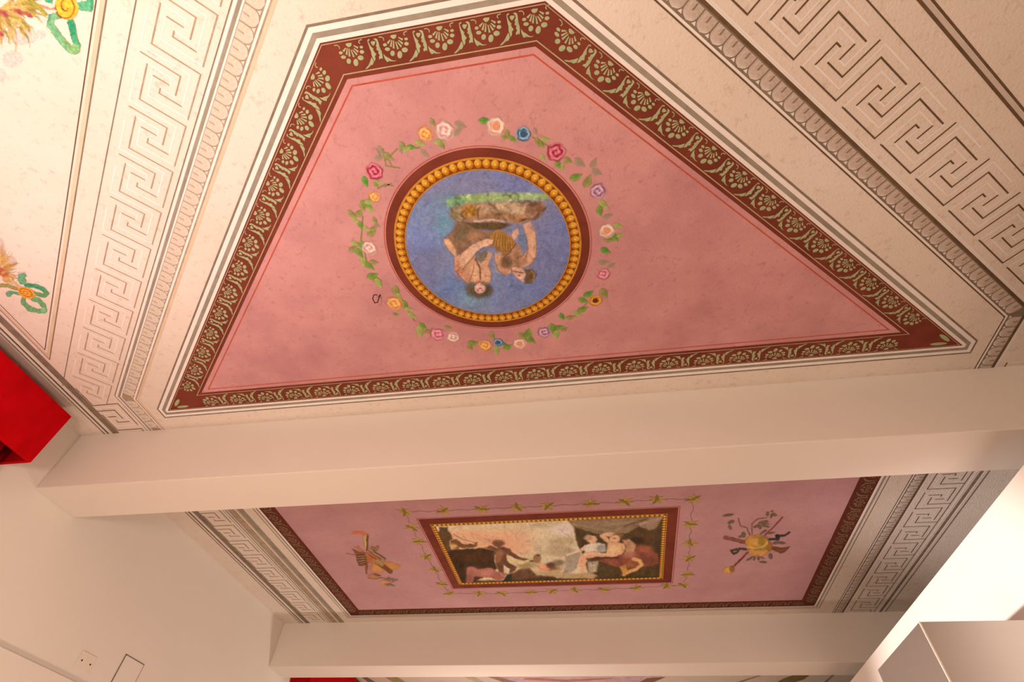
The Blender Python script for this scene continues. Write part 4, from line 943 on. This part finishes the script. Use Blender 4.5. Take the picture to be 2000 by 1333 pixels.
c.emit({1: ('leaf_festoon', 'ochre leaves with a red flower over a soft painted shadow'), 2: ('ribbon', 'pale green looped ribbon'), 3: ('rosette', 'gold spiral rosette')}, gb, 3, opaque=False)

# ------------------------------------------------------------------ glimpse of the third bay
g3 = empty('painted_panel', (0, 0, 0), ceil_o, label='sliver of a further painted ceiling bay beyond the far beam')
def px_poly(name, pts, col, lay=2):
    poly_obj(name, [cz(*p) for p in pts], paint(name+'_paint', col, .25, 12, (232, 200, 172)), lay, g3)
px_poly('red_arc', [(1030, 1324), (1100, 1328), (1193, 1324.5), (1200, 1326), (1110, 1333), (1020, 1328)], (206, 128, 100), 3)
px_poly('pink_field', [(965, 1319), (1300, 1317), (1266, 1340), (985, 1342)], (222, 170, 156), 2)
px_poly('brown_band', [(1264, 1325), (1300, 1323), (1270, 1336), (1240, 1338)], (150, 100, 72), 3)
px_poly('brown_band', [(950, 1322), (972, 1322), (1040, 1342), (1010, 1342)], (176, 128, 100), 3)
px_poly('grey_stripe', [(1481, 1320), (1487, 1320), (1440, 1336), (1430, 1336)], (170, 132, 100))
px_poly('olive_leaf', [(1518, 1333), (1530, 1326), (1548, 1320), (1582, 1319), (1570, 1328), (1550, 1334), (1530, 1338)], (146, 116, 66))
px_poly('olive_leaf', [(750, 1322), (775, 1322), (800, 1338), (775, 1338)], (176, 150, 96))
px_poly('olive_leaf', [(905, 1322), (925, 1322), (955, 1338), (940, 1338)], (206, 176, 136))
px_poly('grey_stripe', [(699, 1318), (708, 1318), (745, 1340), (728, 1340)], (140, 112, 88))
px_poly('grey_stripe', [(1626, 1318), (1631, 1318), (1612, 1336), (1606, 1336)], (170, 132, 100))

# ------------------------------------------------------------------ red pelmets and curtains
M_REDF = simple('red_velvet', (0.50, 0.002, 0.006), 1.0, 0, 0.25, 14)
M_REDC = simple('red_curtain_cloth', (0.58, 0.004, 0.008), 1.0, 0, 0.2, 20)
for _m in (M_REDF, M_REDC): _m.node_tree.nodes['Principled BSDF'].inputs['Specular IOR Level'].default_value = 0.05
def pelmet(y0, y1, xf, z0, z1, label):
    t = empty('window_pelmet', (XW, y0, z0), label=label, cat='pelmet', group='red window pelmets')
    def rel(b): return (b[0]-XW, b[1]-XW, b[2]-y0, b[3]-y0, b[4]-z0, b[5]-z0)
    box('front_board', rel((xf, xf+0.018, y0, y1, z0, z1)), M_REDF, t, bevel=0.004)
    for ya in (y0, y1-0.018): box('end_board', rel((XW+0.002, xf, ya, ya+0.018, z0, z1)), M_REDF, t, bevel=0.003)
    box('top_board', rel((XW+0.002, xf, y0+0.018, y1-0.018, z1-0.02, z1-0.004)), M_REDF, t)
def curtain(y0, y1, xc, z1, label, seed, tilt=0.0):
    v, f = [], []; n = 120
    random.seed(seed)
    for j, z in enumerate((0.05, 1.2, z1)):
        for i in range(n+1):
            y = y0+(y1-y0)*i/n
            a = i/n*(y1-y0)/0.085*2*math.pi
            v.append((xc+0.024*math.sin(a)+0.008*math.sin(a*.37+seed), y+0.012*math.cos(a*1.1)+tilt*j, z))
    for j in range(2):
        for i in range(n): f.append((j*(n+1)+i, j*(n+1)+i+1, (j+1)*(n+1)+i+1, (j+1)*(n+1)+i))
    base = V([xc, (y0+y1)/2, 0.0])
    t = empty('window_curtain', tuple(base), label=label, cat='curtain', group='red window curtains')
    o = mk('drape', [V(p)-base for p in v], f, M_REDC, t, smooth=True)
    m = o.modifiers.new('cloth', 'SOLIDIFY'); m.thickness = 0.004
    box('heading_tape', (-0.03, 0.03, y0-base[1], y1-base[1], z1-0.004, z1+0.03), M_REDF, t)
_pa, _pb = onx(134, 808, -2.72), onx(68, 911, -2.72)
pelmet(-0.35, (_pa[1]+_pb[1])/2, -2.738, _pb[2], _pa[2], 'red fabric pelmet on the left wall, nearest the viewer')
curtain(0.9, 1.66, -2.82, CAM_Z+1.60, 'red gathered curtain hanging under the near pelmet', 2)
zf = onx(640, 1330, -2.72)
pelmet(5.05, 6.75, -2.72, CAM_Z+1.45, CAM_Z+1.76, 'red fabric pelmet far off beyond the second beam')
curtain(5.2, 6.6, -2.81, CAM_Z+1.58, 'red curtain under the far pelmet beyond the second beam', 7)

# ------------------------------------------------------------------ cover plates on the left wall
M_PLATE = simple('ivory_plastic', (0.79, 0.74, 0.66), 0.5, 0, 0.05)
M_SCREW = simple('dark_screw', (0.05, 0.04, 0.03), 0.4, 0.6)
p = [onx(*q, XW) for q in ((165, 1271), (188, 1287), (143, 1302), (168, 1320))]
yc, zc_ = np.mean([a[1] for a in p]), np.mean([a[2] for a in p])
t = empty('wall_cover_plate', (XW, yc, zc_), label='small blank cover plate with two screws on the left wall', cat='cover plate')
box('plate', (0.0, 0.006, -0.056, 0.056, -0.043, 0.043), M_PLATE, t, bevel=0.003)
for s in (-1, 1):
    g = Geo()
    n = 14
    g.add([(0.008, 0.0045*math.cos(2*math.pi*i/n), 0.0045*math.sin(2*math.pi*i/n)) for i in range(n)]+[(0.005, 0.005*math.cos(2*math.pi*i/n), 0.005*math.sin(2*math.pi*i/n)) for i in range(n)],
          [tuple(range(n))]+[(i, (i+1) % n, n+(i+1) % n, n+i) for i in range(n)])
    g.build('screw', M_SCREW, t, loc=(0, s*0.034, 0.0))
p = [onx(*q, XW) for q in ((246, 1278), (281, 1300))]
y0, y1, z1 = p[0][1], p[1][1], max(p[0][2], p[1][2])
t = empty('access_panel', (XW, (y0+y1)/2, z1-0.13), label='larger square access panel with a grey gap around it on the left wall', cat='access panel')
hw = (y1-y0)/2
M_GAP = simple('grey_gap', (0.20, 0.16, 0.13), 0.8)
fr = Geo()
for b in ((0, 0.003, -hw, -hw+0.006, -0.13, 0.13), (0, 0.003, hw-0.004, hw, -0.13, 0.13), (0, 0.003, -hw, hw, 0.126, 0.13), (0, 0.003, -hw, hw, -0.13, -0.126)): fr.box(b)
fr.build('frame', M_GAP, t)
box('panel_door', (0, 0.005, -hw+0.007, hw-0.005, -0.125, 0.125), M_WHITE, t, bevel=0.002)

# ------------------------------------------------------------------ steel cooker hood on the partition
XH = 1.25
a = onx(1795, 1215, XH); b = ray(1710, 1309); b = b*((a[2]-CAM_Z)/b[2])
HY0, HY1, HZ = a[1], b[1], a[2]
def brushed():
    m, nt, bs = new_mat('brushed_steel'); N, L = nt.nodes, nt.links
    tc = N.new('ShaderNodeTexCoord'); mp = N.new('ShaderNodeMapping'); mp.inputs['Scale'].default_value = (3, 3, 160)
    n = N.new('ShaderNodeTexNoise'); n.inputs['Scale'].default_value = 4; n.inputs['Detail'].default_value = 6
    L.new(tc.outputs['Object'], mp.inputs[0]); L.new(mp.outputs[0], n.inputs['Vector'])
    r = N.new('ShaderNodeMapRange'); r.inputs[3].default_value = 0.30; r.inputs[4].default_value = 0.48
    L.new(n.outputs['Fac'], r.inputs[0]); L.new(r.outputs[0], bs.inputs['Roughness'])
    bs.inputs['Base Color'].default_value = (0.50, 0.47, 0.44, 1); bs.inputs['Metallic'].default_value = 1.0
    return m
M_STEEL = brushed()
t = empty('cooker_hood', (XP, (HY0+HY1)/2, HZ-0.75), label='brushed steel box cooker hood mounted on the bright partition at lower right', cat='cooker hood')
w = (HY1-HY0)/2
box('chimney_cover', (XH-XP, -0.002, -w, w, 0.06, 0.75), M_STEEL, t, bevel=0.003)
g = Geo()
x0 = XH-XP-0.10
g.add([(x0, -w-0.12, 0.0), (-0.002, -w-0.12, 0.0), (-0.002, w+0.12, 0.0), (x0, w+0.12, 0.0), (XH-XP, -w, 0.06), (-0.002, -w, 0.06), (-0.002, w, 0.06), (XH-XP, w, 0.06)],
      [(0, 1, 2, 3), (0, 4, 5, 1), (1, 5, 6, 2), (2, 6, 7, 3), (3, 7, 4, 0), (4, 7, 6, 5)])
g.build('canopy', M_STEEL, t)
box('edge_strip', (XH-XP-0.0015, XH-XP+0.004, -w-0.0015, -w+0.004, 0.06, 0.75), simple('pale_edge', (0.9, 0.82, 0.74), 0.2, 0.3), t)  # paler, smoother strip down the near corner of the hood

# ------------------------------------------------------------------ wire hook in the pink panel
hx = cz(737, 577)
t = empty('ceiling_hook', (hx[0]+0.012, hx[1], CEIL), label='tiny bent wire hook sticking out of the pink panel left of the medallion', cat='hook')
def tube(name, pts, r, mat, parent):
    cu = bpy.data.curves.new(name, 'CURVE'); cu.dimensions = '3D'; cu.bevel_depth = r; cu.bevel_resolution = 3
    s = cu.splines.new('POLY'); s.points.add(len(pts)-1)
    for i, p_ in enumerate(pts): s.points[i].co = (*p_, 1)
    dg = bpy.data.objects.new(name, cu)
    me = bpy.data.meshes.new_from_object(dg)
    bpy.data.objects.remove(dg)
    me.materials.append(mat)
    return put(bpy.data.objects.new(name, me), parent)
M_IRON = simple('rusty_iron', (0.10, 0.05, 0.035), 0.6, 0.7)
t.scale = (1.35, 1.35, 1.35)
tube('shank', [(0, 0, 0.003), (0, 0, -0.012)], 0.0022, M_IRON, t)
tube('loop', [(0, 0, -0.012), (-0.006, 0.012, -0.022), (-0.014, 0.010, -0.027), (-0.016, -0.006, -0.026), (-0.010, -0.016, -0.020), (-0.004, -0.010, -0.013)], 0.0019, M_IRON, t)
